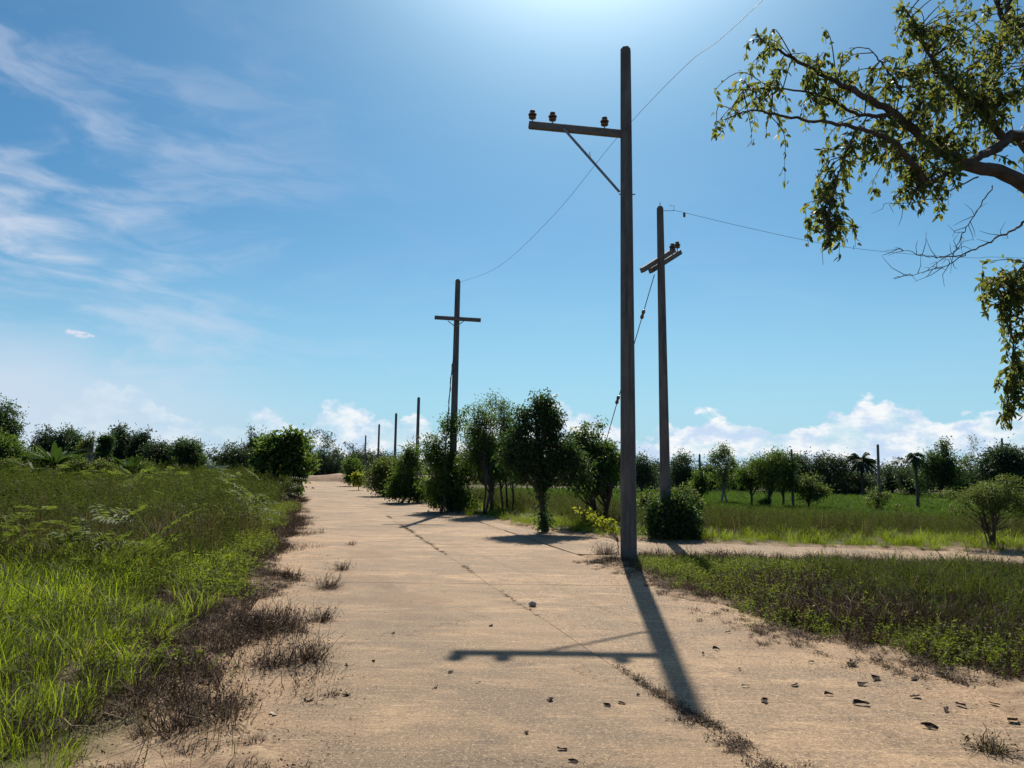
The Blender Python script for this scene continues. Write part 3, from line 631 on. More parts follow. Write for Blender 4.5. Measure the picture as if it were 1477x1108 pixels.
# --- palms
def palm(name, label, px, Y, toppy, trunk_r, nf, fl, droop, group=None, dead=False):
    g = foot(px, Y); tp = at(px, toppy, Y); h = tp[2]-g[2]
    root = empty(name, g); tag(root, label, 'palm', group)
    mb = MB(); mb.tube([(0, 0, -.1), (.06, 0, h*.35), (.02, .03, h*.7), (0, 0, h)], [trunk_r*1.3, trunk_r, trunk_r*.9, trunk_r*.8], 8); mb.build('trunk', M['bark'], root, True)
    cr = empty('crown'); cr.parent = root; cr.location = (0, 0, h)
    for i in range(nf):
        a = i*2.39996; e0 = rng.uniform(-.45, 1.3); m_ = 14; P = []; A = []; N = []; rach = []
        for q in range(m_+1):
            u = q/m_; x = fl*(u*math.cos(e0)*(1-.1*u)); z = fl*(u*math.sin(e0)-droop*u*u)
            rach.append(np.array([math.cos(a)*x, math.sin(a)*x, z]))
        sv = np.array([-math.sin(a), math.cos(a), 0.])
        for q in range(2, m_):
            for k2 in range(3):
                u = (q+k2/3)/m_; p = rach[q]+(rach[q+1]-rach[q])*k2/3; t_ = rach[q+1]-rach[q]; t_ /= np.linalg.norm(t_)
                for sgn in (-1, 1): P.append(p); A.append(sgn*sv*.9+t_*.55+np.array([0, 0, -.35-.2*rng.random()])); N.append(np.array([0, 0, 1.]))
        n_ = len(P); lnn = fl*.36*np.sin(np.linspace(.25, 1, n_)*2.6)**.5
        V, F, a_ = leaves_np(np.array(P), np.array(A), np.array(N), lnn, .05*np.ones(n_)*fl/1.6, np.full(n_, rng.random()*.6)+rng.random(n_)*.3)
        mb = MB(); mb.tube(rach, [.03*fl/1.6*(1-.8*q/m_) for q in range(m_+1)], 4); V2 = np.array(mb.V); F4 = np.array([f for f in mb.F if len(f) == 4])
        me = mesh_np('frond', np.concatenate([V, V2]), F4+len(V), F, {'lc': np.concatenate([a_, np.full(len(V2), .8)])})
        link('frond', me, cr, [L['far']])
palm('coconut_palm', 'coconut palm with arching fronds rising from the far tree line', 1243, 70, 664, .13, 22, 1.55, .45)
palm('fan_palm', 'slender trunked palm with drooping shaggy crown at the edge of the rice field', 1322, 46, 659, .09, 18, .85, .7)
palm('coconut_palm', 'small feathery palm left of the wide shrub behind the low white wall', 317, 63, 664, .10, 11, 1.1, .45)

# --- right of the road
Y = 70
quick('leafy_shrub', 'dark leafy shrub at the right edge of the road near its far end', 512, 60, [(510, 672, 11, 10), (516, 684, 11, 10), (503, 688, 6, 8)], n=150, cat='shrub', leaf=.2, clump=.36, mat='mid')
quick('leafy_shrub', 'small yellowish leafed bush at the road edge among dry weeds', 518, 50, [(517, 690, 8, 7)], n=60, cat='bush', leaf=.16, clump=.2, mat='bright', tr=.03)
quick('roadside_bush', 'wide feathery olive bush leaning over the right road edge', 556, 40, [(556, 678, 22, 14), (540, 690, 18, 16), (575, 690, 18, 18), (560, 702, 28, 13)], n=340, cat='bush', leaf=.13, clump=.3, mat='olive', tr=.05, stems=3)
quick('roadside_bush', 'dark dense bush between the feathery olive bush and the vine wrapped pole', 590, 33, [(592, 665, 14, 18), (586, 690, 20, 22), (602, 706, 20, 14), (572, 706, 14, 9)], n=330, cat='bush', leaf=.13, clump=.26, mat='mid', tr=.05, stems=3)
Y = 26.4
tree('climber_thicket', 'thick tangle of climbers and leaves smothering the foot of the cross shaped pole', 'thicket', foot(648, Y-.5),
     [lob(648, 620, 12, 18, Y, .7, .45), lob(640, 660, 22, 28, Y), lob(625, 650, 16, 20, Y, .7), lob(660, 680, 20, 26, Y), lob(636, 705, 30, 24, Y), lob(655, 722, 30, 18, Y), lob(612, 640, 10, 14, Y, .35), lob(668, 610, 10, 20, Y, .4)],
     L['mid'], .11, 620, 24, .24, .05, stems=5, nlimb=30, droop=.5)
Y = 25.0
for (px, Yw, n_, lb, lobes) in [
    (699, 25.0, 430, 'slender willowy tree just right of the cross shaped pole', [(690, 592, 9, 9, .5), (697, 612, 13, 14, .6), (684, 622, 12, 16, .6), (702, 640, 18, 18, .7), (688, 660, 18, 18, .8), (706, 676, 18, 14, .7)]),
    (732, 25.9, 430, 'tall slender feathery tree left of the vine covered tree', [(712, 582, 7, 9, .5), (728, 588, 9, 8, .5), (722, 606, 15, 14, .6), (735, 624, 16, 16, .6), (720, 642, 18, 16, .7), (738, 660, 18, 18, .7), (724, 680, 20, 12, .7)]),
    (712, 26.8, 340, 'bushy lower willowy tree between the two slender ones', [(708, 634, 16, 14, .6), (712, 660, 26, 18, .8), (705, 682, 26, 12, .7), (672, 668, 14, 20, .6), (684, 640, 14, 16, .6), (740, 676, 18, 14, .6)])]:
    tree('willowy_tree', lb, 'tree', foot(px, Yw), [lob(*l[:4], Yw, l[4]) for l in lobes], L['mid'], .10, int(n_*1.15), 18, .26, .035, stems=3, nlimb=60, wide=.34, droop=.2, shell=.3)
Y = 18.5
tree('vine_covered_tree', 'leaning tree smothered in vines with a domed top and thick dark trunk', 'tree', ground_hit(787, 766),
     [lob(784, 578, 12, 11, Y, 1.6), lob(786, 594, 16, 14, Y, 1.4), lob(787, 616, 18, 18, Y, 1.2), lob(803, 614, 6, 24, Y, 1.2), lob(768, 606, 6, 14, Y, .8), lob(757, 598, 9, 4, Y, 1.2), lob(747, 592, 5, 5, Y, 1.2), lob(752, 616, 14, 14, Y, .9), lob(745, 640, 20, 16, Y, .9), lob(762, 658, 24, 18, Y, .9), lob(735, 664, 18, 16, Y, .8), lob(780, 645, 22, 18, Y, .8), lob(812, 644, 20, 16, Y, .9), lob(826, 664, 22, 18, Y, .8), lob(800, 672, 24, 18, Y, .8), lob(845, 676, 18, 16, Y, .6), lob(750, 682, 20, 12, Y, .7), lob(822, 690, 20, 14, Y, .6), lob(784, 694, 14, 12, Y, .6), lob(782, 716, 4, 16, Y, 1.6, .09), lob(786, 745, 4.5, 18, Y, 1.6, .09)],
     L['dark'], .09, 800, 22, .19, .085, trunk_top=at(776, 640, 18.5), nlimb=70, droop=.7, shell=.4)
Y = 20.3
tree('drooping_tree', 'wide vine hung tree with drooping green curtains behind the tall street pole', 'tree', foot(868, Y),
     [lob(848, 640, 22, 20, Y), lob(872, 652, 22, 20, Y), lob(850, 670, 34, 24, Y), lob(880, 680, 18, 30, Y), lob(828, 660, 16, 26, Y, .8), lob(850, 695, 34, 16, Y, .7), lob(856, 622, 4, 9, Y, .5), lob(866, 612, 5, 3.5, Y, .4), lob(898, 672, 12, 20, Y, .7)],
     L['mid'], .09, 640, 24, .19, .07, nlimb=50, droop=.8, stems=2)
tree('young_sapling', 'small leaning sapling with glowing yellow green leaves beside the tall street pole', 'sapling', np.array([*ground_hit(896, 793)[:2], 0]),
     [lob(838, 738, 4, 4, 13.3, 1, .06), lob(852, 745, 7, 4, 13.3, 1, .1), lob(864, 750, 8, 5, 13.3, 1.2, .12), lob(878, 756, 8, 6, 13.3, 1, .1), lob(885, 764, 5, 5, 13.3, .7, .1)], L['bright'], .075, 58, 4, .055, .010, nlimb=26, split=False, wide=.55, droop=.2, trunk_top=at(884, 762, 13.3), up=.1)
Y = 16.9
tree('dark_bush', 'dense dark round bush wrapped round the foot of the shorter twin armed pole', 'bush', np.array([*ground_hit(975, 772)[:2], 0]),
     [lob(975, 752, 28, 26, Y), lob(960, 758, 22, 22, Y), lob(990, 764, 16, 16, Y), lob(982, 724, 16, 10, Y, .6), lob(945, 738, 10, 14, Y, .5)], L['dark'], .085, 620, 24, .18, .03, stems=5, nlimb=16, droop=.3)
tree('low_creeper', 'low leafy creeper bush with pale leaves behind the dark round bush', 'bush', foot(1000, 18.2),
     [lob(988, 715, 16, 6, 18.2), lob(1002, 728, 12, 8, 18.2), lob(936, 722, 14, 7, 18.2)], L['olive'], .08, 150, 18, .15, .02, stems=3)
# small trees standing along the rice field
for i, (px, Y, lobes, lb, mat) in enumerate([
    (1046, 50, [(1044, 652, 9, 12, .7), (1034, 662, 8, 10, .6), (1052, 670, 12, 12, .5), (1045, 690, 14, 12, .5)], 'slender open crowned tree with twin pale stems by the rice field', 'mid'),
    (1083, 46, [(1082, 674, 18, 14), (1078, 692, 20, 13), (1094, 668, 12, 8), (1068, 682, 12, 9)], 'rounded small tree with a straight trunk by the rice field', 'mid'),
    (1106, 45, [(1110, 668, 19, 13), (1106, 686, 22, 15), (1120, 660, 11, 8), (1096, 680, 12, 9)], 'small leafy tree left of the dark post pole in the rice field', 'mid'),
    (1127, 45.5, [(1130, 676, 17, 16), (1136, 694, 17, 12)], 'narrow small tree just left of the field pole', 'dark'),
    (1166, 44, [(1160, 700, 16, 5), (1180, 708, 14, 4), (1168, 692, 10, 4), (1172, 716, 16, 4)], 'low spreading light green tree right of the field pole', 'olive'),
    (1008, 48, [(1012, 690, 10, 12), (1006, 704, 12, 10)], 'small leafy tree at the leftmost field pole', 'mid')]):
    quick('field_tree', lb, px, Y, lobes, mat, .14, 170, 22, .34, .075, stems=2 if i == 0 else 1, bark='bark_pale' if i == 0 else 'bark', nlimb=22)
quick('low_bush', 'low black looking bush between the trunks of the small field trees', 1096, 44.5, [(1098, 728, 7, 5), (1106, 724, 4, 6)], 'dark', .1, 60, 18, .16, .03, cat='bush')
tree('young_tree', 'young pale leafed tree with a short dark trunk climbing the field pole', 'tree', foot(1267, 42.2), [lob(1262, 716, 12, 9, 42), lob(1276, 712, 8, 8, 42), lob(1254, 724, 9, 6, 42), lob(1268, 728, 9, 7, 42)], L['olive'], .15, 60, 14, .24, .07)
tree('young_plant', 'small tuft of broad leaves between the young tree and the slender palm', 'plant', foot(1297, 43), [lob(1297, 738, 6, 6, 43)], L['olive'], .2, 24, 8, .12, .02)
# far tree line beyond the rice field
FT = [
 (925, 72, [(925, 668, 16, 14), (915, 684, 18, 14), (932, 690, 18, 12)], 'dark tree between the two tall poles'),
 (983, 72, [(985, 668, 17, 17), (975, 684, 14, 16), (992, 690, 18, 14)], 'dense dome shaped tree right of the shorter twin armed pole'),
 (1025, 76, [(1022, 680, 14, 12), (1035, 690, 18, 12), (1012, 692, 14, 10)], 'low dark tree behind the slender open crowned tree'),
 (1070, 78, [(1066, 686, 20, 12), (1085, 684, 16, 14), (1060, 700, 24, 10)], 'low dark trees behind the rounded small tree'),
 (1112, 76, [(1118, 662, 12, 9), (1112, 680, 20, 16), (1122, 698, 24, 12)], 'dark tree with a knobbly top behind the small leafy trees'),
 (1155, 74, [(1152, 668, 16, 10), (1160, 684, 22, 14), (1150, 700, 26, 12)], 'dark tree just right of the field pole'),
 (1196, 72, [(1190, 664, 26, 9), (1212, 668, 16, 8), (1172, 676, 18, 8), (1200, 682, 26, 10), (1192, 700, 36, 12)], 'broad umbrella crowned dark tree in the far tree line'),
 (1232, 73, [(1230, 690, 20, 14), (1246, 694, 18, 12), (1228, 706, 26, 9)], 'dark bushy tree beneath the coconut palm'),
 (1288, 74, [(1285, 686, 14, 10), (1296, 692, 18, 14), (1275, 698, 16, 10)], 'low scrubby tree right of the tallest field pole'),
 (1314, 70, [(1312, 688, 17, 14), (1322, 698, 22, 14)], 'rounded dark tree behind the slender palm'),
 (1356, 64, [(1357, 648, 9, 10), (1358, 668, 26, 18), (1345, 684, 24, 18), (1372, 690, 20, 16)], 'tall dark tree with a pointed top right of the slender palm'),
 (1396, 66, [(1395, 690, 18, 12), (1410, 696, 18, 10), (1384, 700, 16, 10)], 'low leafy trees between the pointed tree and the spreading dark one'),
 (1452, 52, [(1450, 662, 30, 14), (1470, 672, 34, 20), (1432, 676, 22, 14), (1460, 690, 40, 14), (1500, 668, 30, 24)], 'spreading dark tree at the right end of the far tree line'),
]
for (px, Y, lobes, lb) in FT: quick('dense_tree', lb, px, Y, lobes, 'far' if px != 1356 else 'dark', .22, int(70+sum(l[2]*l[3] for l in lobes)*.22), 24, .5, .14, group='trees beyond the rice field')
quick('wispy_tree', 'very thin tall sapling with a tiny leafy top in the far tree line', 1402, 60, [(1404, 636, 5, 9, .5), (1400, 656, 7, 9, .4), (1394, 668, 9, 8, .5)], 'olive', .16, 42, 14, .26, .03, nlimb=14)
# the background behind both gaps: a farther wood
def far_wood():
    P = []
    for (x0, x1, Yd, top_) in ((-260, 480, 120, 655), (440, 700, 135, 661), (640, 1000, 110, 668), (880, 1560, 96, 676), (1480, 1900, 90, 660), (-700, -250, 100, 640)):
        x = x0
        while x < x1:
            r = rng.uniform(9, 20); P.append(lob(x, top_+rng.uniform(0, 14), r, rng.uniform(9, 16), Yd+rng.uniform(-5, 8))); P.append(lob(x+5, top_+22, r, 12, Yd)); x += r*.9
    V, F, a, cc = crown_mesh('far_wood', P, .42, 5200, 22, .7)
    me = mesh_np('far_wood', V, None, F, {'lc': a}); o = link('far_wood', me, None, [L['far']])
    tag(o, 'distant belt of dark trees merging together beyond the fields', 'wood', kind='stuff')
far_wood()
# the thorny shrub by the side road
Y = 15.6
def gnd(px, Y): return foot(px, Y)
tree('feathery_shrub', 'many stemmed feathery shrub with layered branches beside the side road', 'shrub', gnd(1424, Y),
     [lob(1415, 712, 32, 9, Y), lob(1440, 705, 34, 9, Y), lob(1392, 718, 24, 8, Y, .8), lob(1460, 722, 30, 10, Y), lob(1425, 728, 36, 10, Y), lob(1385, 735, 16, 6, Y, .5), lob(1475, 735, 24, 12, Y), lob(1372, 712, 12, 8, Y, .6), lob(1450, 690, 20, 8, Y, .5)],
     L['olive'], .05, 420, 24, .17, .016, stems=8, nlimb=70, wide=.4, droop=.05, flat=.45, trunk_top=at(1425, 742, Y))
tree('feathery_shrub', 'second feathery shrub crowding the right end of the side road verge', 'shrub', gnd(1505, 15.2),
     [lob(1510, 715, 30, 12, 15.2), lob(1495, 738, 20, 10, 15.2), lob(1535, 735, 30, 16, 15.2)], L['olive'], .05, 200, 26, .2, .024, stems=6, nlimb=26, wide=.4, flat=.5)

# ------------------------------------------------------------------ poles
def bolt(mb, p, d, r=.014, l=.03): mb.lathe(p, [(r, 0), (r, l*.6), (r*.6, l)], 6, d)
def insulator(parent, p, o):
    """pin insulator: steel pin, skirted porcelain with a grooved head"""
    ins = empty('insulator', np.asarray(p)-o); ins.parent = parent
    mb = MB(); mb.tube([(0, 0, -.17), (0, 0, .10)], .011, 8); mb.lathe((0, 0, -.15), [(.02, 0), (.02, .02)], 6); mb.build('pin', M['steel'], ins, True)
    mb = MB(); mb.lathe((0, 0, .055), [(.028, 0), (.062, -.012), (.072, .004), (.058, .028), (.040, .040), (.074, .046), (.082, .060), (.070, .080), (.042, .092), (.036, .102), (.050, .108), (.053, .122), (.044, .138), (.022, .146)], 18); mb.build('porcelain', M['porcelain'], ins, True)
def shaft(root, o, base, top, w0, w1, name='shaft'):
    base, top = np.asarray(base, float), np.asarray(top, float); mb = MB(); n = 10; prev = None
    a = np.array([math.cos(-.24), math.sin(-.24), 0])
    hw = lambda u: w0+(w1-w0)*u
    cap = top+np.array([0, 0, -.05])
    mb.prism(base+[0, 0, -.25], cap, w0, w0*.92, w1, w1*.92, .16, a)
    mb.prism(cap, top, w1*.98, w1*.9, w1*.62, w1*.55, .16, a)
    return mb.build(name, M['pole'], root, False, o)
# 1. the tall pole with a one sided arm
o1 = np.array([1.985, 13.0, 0]); root = empty('street_pole', o1)
tag(root, 'tall grey concrete pole with a one sided crossarm at the corner of the roads', 'utility pole', 'poles with crossarms')
top1 = np.array([1.985, 13.0, 9.07]); shaft(root, o1, o1, top1, .265, .175)
A0 = at(903, 194, 13.17); A1 = at(763, 180.5, 13.40)
dirA = (A1-A0)/np.linalg.norm(A1-A0)
arm = MB().prism(A0, A1, .10, .125, side=np.cross(dirA, [0, 0, 1.]), ch=.08).build('crossarm', M['arm'], root, False, o1)
Bt = A0+dirA*(np.linalg.norm(A1-A0)*.64); Bt[2] -= .06
Bb = at(893.5, 277, 13.10); mb = MB(); mb.prism(Bt+[0, -.07, .02], Bb, .045, .012, side=(0, 0, 1), ch=.1); mb.tube([(Bt*.55+Bb*.45)+[0, -.06, -.02], (Bt*.55+Bb*.45)+[.02, -.06, .10], (Bt*.55+Bb*.45)+[.035, -.06, .0]], .006, 5); mb.build('brace', M['steel'], root, False, o1)
for px in (768, 797.5, 872.5):
    u = (px-903)/(763-903.); p = A0+dirA*np.linalg.norm(A1-A0)*u; p[2] += .09; insulator(root, p, o1)
mb = MB(); mb.tube([(1.95, 12.86, A0[2]), (1.95, 13.26, A0[2])], .012, 6); mb.build('bolt', M['steel'], root, False, o1)
mb = MB(); mb.tube([(1.85, 13., 6.33), (2.14, 13., 6.33)], .010, 6); mb.build('bolt', M['steel'], root, False, o1)
# 2. the shorter pole with twin arms
Y2 = 17.27; o2 = np.array([*at(961, 776, Y2)[:2], 0]); top2 = at(952, 298, Y2); root = empty('street_pole', o2)
tag(root, 'concrete pole with twin slanting crossarms rising from the dark round bush', 'utility pole', 'poles with crossarms')
shaft(root, o2, o2, top2, .24, .15)
pc = at(953.5, 375, Y2)
for k, (pa, pb, Ya, Yb) in enumerate([((926, 390), (972, 361), Y2-.45, Y2+.9), ((938, 391), (981, 364), Y2-.2, Y2+1.1)]):
    a = at(*pa, Ya+(-.16 if k == 0 else .16)); b = at(*pb, Yb+(-.16 if k == 0 else .16)); zc = (a[2]+b[2])/2
    MB().prism(a, b, .09, .115, side=(.6, -.8, 0), ch=.08).build('crossarm', M['arm'], root, False, o2)
for q in ((977, 364, Y2+1.15), (970, 367, Y2+.65)):
    p = at(*q[:2], q[2]); p[2] += .07; insulator(root, p, o2)
mb = MB(); mb.tube([top2+[0, 0, -.02], top2+[0, 0, .10]], .01, 6); mb.tube([top2+[.05, 0, -.1], top2+[.32, 0, -.10], top2+[.33, 0, .02], top2+[.22, 0, .02]], .007, 5); mb.build('top_bracket', M['steel'], root, False, o2)
# 3. the cross shaped pole farther down
Y3 = 26.7; o3 = np.array([*at(651, 738, Y3)[:2], 0]); top3 = at(660.5, 403, Y3); root = empty('street_pole', o3)
tag(root, 'cross shaped concrete pole with a short timber crossarm rising from the climber thicket', 'utility pole', 'poles with crossarms')
shaft(root, o3, o3, top3, .24, .16)
a = at(627, 458, Y3-.18); b = at(693.5, 462, Y3-.18); MB().prism(a, b, .10, .13, side=(0, 1, 0), ch=.1).build('crossarm', M['arm'], root, False, o3)
mb = MB(); c3 = at(657.5, 472, Y3-.16)
for q in (646, 669): mb.tube([at(q, 463, Y3-.2), c3], .016, 5)
mb.build('brace', M['steel'], root, False, o3)
# 4. short bare poles along the road
LBL = ['short bare concrete post, the one standing closest to the cross shaped pole', 'short bare concrete post second from the cross shaped pole', 'short bare concrete post third from the cross shaped pole', 'short bare concrete post fourth from the cross shaped pole', 'short bare concrete post farthest down the road in the row']
for i, (px, py, Yp) in enumerate([(604, 573, 36.5), (571.5, 596, 46), (547, 612, 58), (527.5, 628, 74), (509.5, 642, 98)]):
    tp = at(px, py, Yp); bpx = at(px-4+i*.6, 700, Yp); b = np.array([bpx[0], Yp, float(gz(bpx[0], Yp))-.2])
    root = empty('bare_post', b); tag(root, LBL[i], 'concrete post', 'bare posts down the road'); wd = .15
    shaft(root, b, b, tp, wd, wd*.8); mb = MB(); bolt(mb, tp+[0, -.06, -.3], (0, -1, 0), .012, .03); mb.build('bolt', M['steel'], root, False, b)
LB2 = ['thin bare pole in the rice field left of the slender open crowned tree', 'thin bare pole among the small trees of the rice field', 'tall bare pole standing in the young pale leafed tree', 'bare pole whose top shows above the spreading dark tree']
for i, (px, py, Yp) in enumerate([(1009, 655, 48.5), (1141.5, 648, 45.6), (1266, 641, 42), (1445, 632, 58)]):
    tp = at(px, py, Yp); b = foot(px+1.5, Yp); root = empty('bare_pole', b); tag(root, LB2[i], 'pole', 'bare poles in the rice field')
    shaft(root, b, b, tp, .17, .12); mb = MB(); bolt(mb, tp+[0, -.05, -.25], (0, -1, 0), .012, .03); mb.build('bolt', M['steel'], root, False, b)
# poles beyond the picture that carry the wires
def plain_pole(x, y, z, lb):
    b = np.array([x, y, float(gz(x, y))]); root = empty('street_pole', b); tag(root, lb, 'utility pole'); shaft(root, b, b, (x, y, z), .25, .17)
    mb = MB(); mb.tube([(x, y-.1, z-.1), (x, y+.1, z-.1)], .012, 6); mb.build('bolt', M['steel'], root, False, b); return np.array([x, y, z-.1])
e1 = plain_pole(9.6, -7., 9.3, 'concrete pole behind the viewer carrying the long overhead wire')
e2 = plain_pole(24.5, 20.5, 6.9, 'concrete pole beyond the shrubs carrying the wire of the twin armed pole')
def wire(name, label, pts, r, n=10):
    o = np.asarray(pts[0], float); mb = MB(); mb.tube(curve(pts, n), r, 5); return tag(mb.build(name, M['wire'], None, True, (0, 0, 0)), label, 'wire')
wire('overhead_wire', 'long sagging wire from the cross shaped pole passing high overhead', [top3+[.05, 0, -.12], at(720, 384, 22.), at(800, 309, 17.9), at(890, 199, 14.85), at(990, 94, 12.3), at(1100, 0, 10.4), np.array([6.2, 2.5, 8.75]), e1], .0042)
wire('overhead_wire', 'thin wire running right from the top of the twin armed pole', [top2+[.3, 0, -.08], at(1080, 329, 17.6), at(1190, 352, 18.), at(1290, 364.5, 18.4), at(1400, 372, 19), at(1500, 374, 19.4), e2], .0045)
mb = MB(); p = at(987, 310, 17.35); mb.lathe(p+[0, 0, -.06], [(.012, 0), (.03, .02), (.03, .10), (.012, .12)], 8); tag(mb.build('wire_insulator', M['porcelain'], None, True), 'small dark insulator hanging on the wire beside the twin armed pole', 'insulator')
g0 = at(944, 396, Y2-.1); g1 = np.array([*at(838, 735, 21.2)[:2], 0.]); root = empty('guy_wire', g1); tag(root, 'slanting guy wire with two dark insulators from the twin armed pole to the ground', 'guy wire')
MB().tube([g0, g0*.5+g1*.5+[0, 0, -.03], g1+[0, 0, -.1]], .011, 5).build('cable', M['wire'], root, True, g1)
d = (g1-g0)/np.linalg.norm(g1-g0)
for (px, py) in ((925, 452), (888, 575)):
    u = (py-396)/(735-396.)*.985; best = None
    for q in np.linspace(0, 1, 400):
        P_ = g0+(g1-g0)*q; v = P_-[0, 0, CAMH]; dep = v[1]*cP+v[2]*sP; yy_ = 554-FPX*((-v[1]*sP+v[2]*cP)/dep)
        if best is None or abs(yy_-py) < best[0]: best = (abs(yy_-py), P_)
    MB().lathe(best[1]-d*.10, [(.012, -.02), (.04, 0), (.045, .05), (.03, .09), (.03, .11), (.045, .15), (.04, .20), (.012, .22)], 10, d).build('insulator', M['porcelain'], root, True, g1)
p0 = at(656.5, 490, Y3-.2); p1 = np.array([*at(641, 700, Y3-.9)[:2], .2]); root = empty('guy_wire', p1); tag(root, 'twisted cable hanging down beside the cross shaped pole', 'cable')
q = [at(657, 480, Y3-.2), at(654, 515, Y3-.25), at(650.5, 545, Y3-.3), at(647, 590, Y3-.4), at(643.5, 640, Y3-.6), p1+[0, 0, -.3]]
MB().tube(curve(q, 6), .016, 5).build('cable', M['wire'], root, True, p1)
q2 = [np.asarray(v)+[.03*math.sin(i*2.), .02*math.cos(i*2.), 0] for i, v in enumerate(curve(q[1:], 5))]
MB().tube(q2, .010, 4).build('vine', M['dead'], root, True, p1)

# ------------------------------------------------------------------ the overhanging tree on the right
def overhang():
    base = np.array([7.2, 7.9, float(gz(7.2, 7.9))]); root = empty('overhanging_tree', base)
    tag(root, 'overhanging tree whose leafy boughs hang into the sky above the right verge', 'tree')
    mb = MB()
    fork = np.array([7.0, 7.6, 2.3])
    mb.tube([base+[0, 0, -.15], base+[.03, -.05, .7], base+[-.08, -.1, 1.5], fork], [.22, .17, .155, .15], 10)
    limbs = []
    def L_(pts, r0, r1, n=8, k=7):
        c = curve(pts, n); m_ = len(c); c = [p+rng.normal(size=3)*.006 for p in c]; mb.tube(c, [r0+(r1-r0)*(i/(m_-1))**.8 for i in range(m_)], k); limbs.append(c); return c
    Ya = 6.9
    a = L_([fork, np.array([5.9, 7.2, 3.5]), at(1477, 265, 7.0), at(1390, 235, 6.9), at(1340, 205, 6.8), at(1290, 165, 6.7), at(1230, 130, 6.6), at(1160, 95, 6.5), at(1090, 52, 6.4)], .10, .006, 8)
    b = L_([fork+[0, 0, -.1], np.array([5.8, 7.5, 3.9]), at(1477, 204, 7.3), at(1440, 212, 7.2), at(1400, 233, 7.0), at(1345, 262, 6.7), at(1320, 275, 6.6)], .10, .012)
    L_([np.array([6.3, 7.6, 4.2]), np.array([5.6, 7.5, 5.0]), at(1480, 62, 7.4), at(1448, 30, 7.4), at(1430, -30, 7.5)], .06, .02)
    L_([at(1450, 208, 7.25), at(1428, 172, 7.2), at(1400, 150, 7.1), at(1360, 110, 7.0), at(1330, 60, 6.9), at(1310, 20, 6.8)], .045, .006)
    L_([at(1335, 262, 6.65), at(1300, 215, 6.5), at(1270, 195, 6.4), at(1215, 180, 6.3), at(1150, 172, 6.2), at(1085, 160, 6.1), at(1045, 172, 6.1)], .032, .004)
    L_([at(1290, 165, 6.7), at(1240, 165, 6.7), at(1190, 140, 6.7), at(1130, 128, 6.7), at(1065, 130, 6.7)], .022, .004)
    L_([at(1240, 180, 6.35), at(1220, 220, 6.3), at(1205, 270, 6.2), at(1195, 320, 6.15), at(1200, 350, 6.1)], .012, .003)
    L_([at(1300, 130, 6.8), at(1275, 95, 6.8), at(1255, 70, 6.9)], .015, .004)
    L_([at(1445, 110, 7.3), at(1443, 60, 7.3), at(1460, -10, 7.3)], .018, .01)
    low = L_([np.array([5.9, 7.2, 3.2]), at(1520, 360, 6.9), at(1475, 385, 6.8), at(1455, 430, 6.8), at(1462, 500, 6.8), at(1455, 560, 6.8), at(1452, 600, 6.8)], .02, .004)
    # bare twigs
    bare = [L_([np.array([5.7, 7.2, 3.4]), at(1500, 318, 6.8), at(1470, 328, 6.8), at(1430, 348, 6.7), at(1385, 368, 6.7), at(1340, 370, 6.7), at(1292, 358, 6.7)], .016, .002),
            L_([at(1400, 362, 6.7), at(1360, 385, 6.65), at(1300, 400, 6.6)], .006, .002), L_([at(1432, 268, 6.9), at(1405, 310, 6.8), at(1385, 345, 6.7), at(1375, 366, 6.7)], .006, .003),
            L_([at(1410, 255, 6.9), at(1360, 280, 6.8), at(1320, 292, 6.7), at(1277, 294, 6.6)], .008, .002)]
    for c in bare:
        for _ in range(16):
            i = rng.integers(len(c)//3, len(c)); d_ = unit(1)[0]*[1, .5, 1]; ln = rng.uniform(.06, .24)
            p1 = c[i]+d_*ln*.5+rng.normal(size=3)*.02; p2 = p1+d_*ln*.5+rng.normal(size=3)*.03; mb.tube([c[i], p1, p2], [.0035, .0025, .0012], 4)
    # leafy twigs
    allp = np.array([p for c in limbs[:10] for p in c])
    Cl = [(1090, 72, 34, 9), (1130, 105, 42, 14), (1062, 130, 26, 8), (1045, 178, 16, 6), (1105, 155, 36, 12), (1180, 88, 36, 10), (1235, 105, 42, 14), (1180, 155, 46, 17), (1245, 165, 55, 26), (1300, 112, 44, 16), (1345, 85, 50, 22), (1330, 40, 38, 14), (1312, 18, 24, 7), (1395, 50, 60, 30), (1440, 85, 60, 32), (1395, 125, 60, 46), (1420, 140, 40, 30), (1350, 165, 55, 42), (1300, 205, 46, 30), (1340, 235, 40, 26), (1375, 205, 34, 18), (1265, 232, 34, 17), (1205, 225, 38, 15), (1200, 265, 26, 14), (1190, 300, 24, 14), (1165, 318, 14, 4), (1218, 325, 16, 10), (1200, 345, 14, 5), (1318, 272, 30, 16), (1440, 165, 44, 24), (1460, 30, 40, 20), (1130, 230, 10, 2), (1350, 290, 16, 4),
          (1447, 392, 26, 13), (1425, 415, 20, 7), (1452, 430, 24, 10), (1445, 455, 18, 7), (1462, 480, 18, 7), (1458, 520, 14, 7), (1455, 550, 16, 9), (1462, 580, 14, 8), (1448, 598, 9, 4), (1475, 420, 24, 12), (1480, 540, 20, 12),
          (1540, 120, 70, 40), (1560, 30, 80, 40), (1620, 160, 80, 40), (1540, 240, 60, 26), (1440, -50, 60, 24), (1700, 60, 90, 40), (1530, 330, 50, 16)]
    LP, LA, LN, LL = [], [], [], []
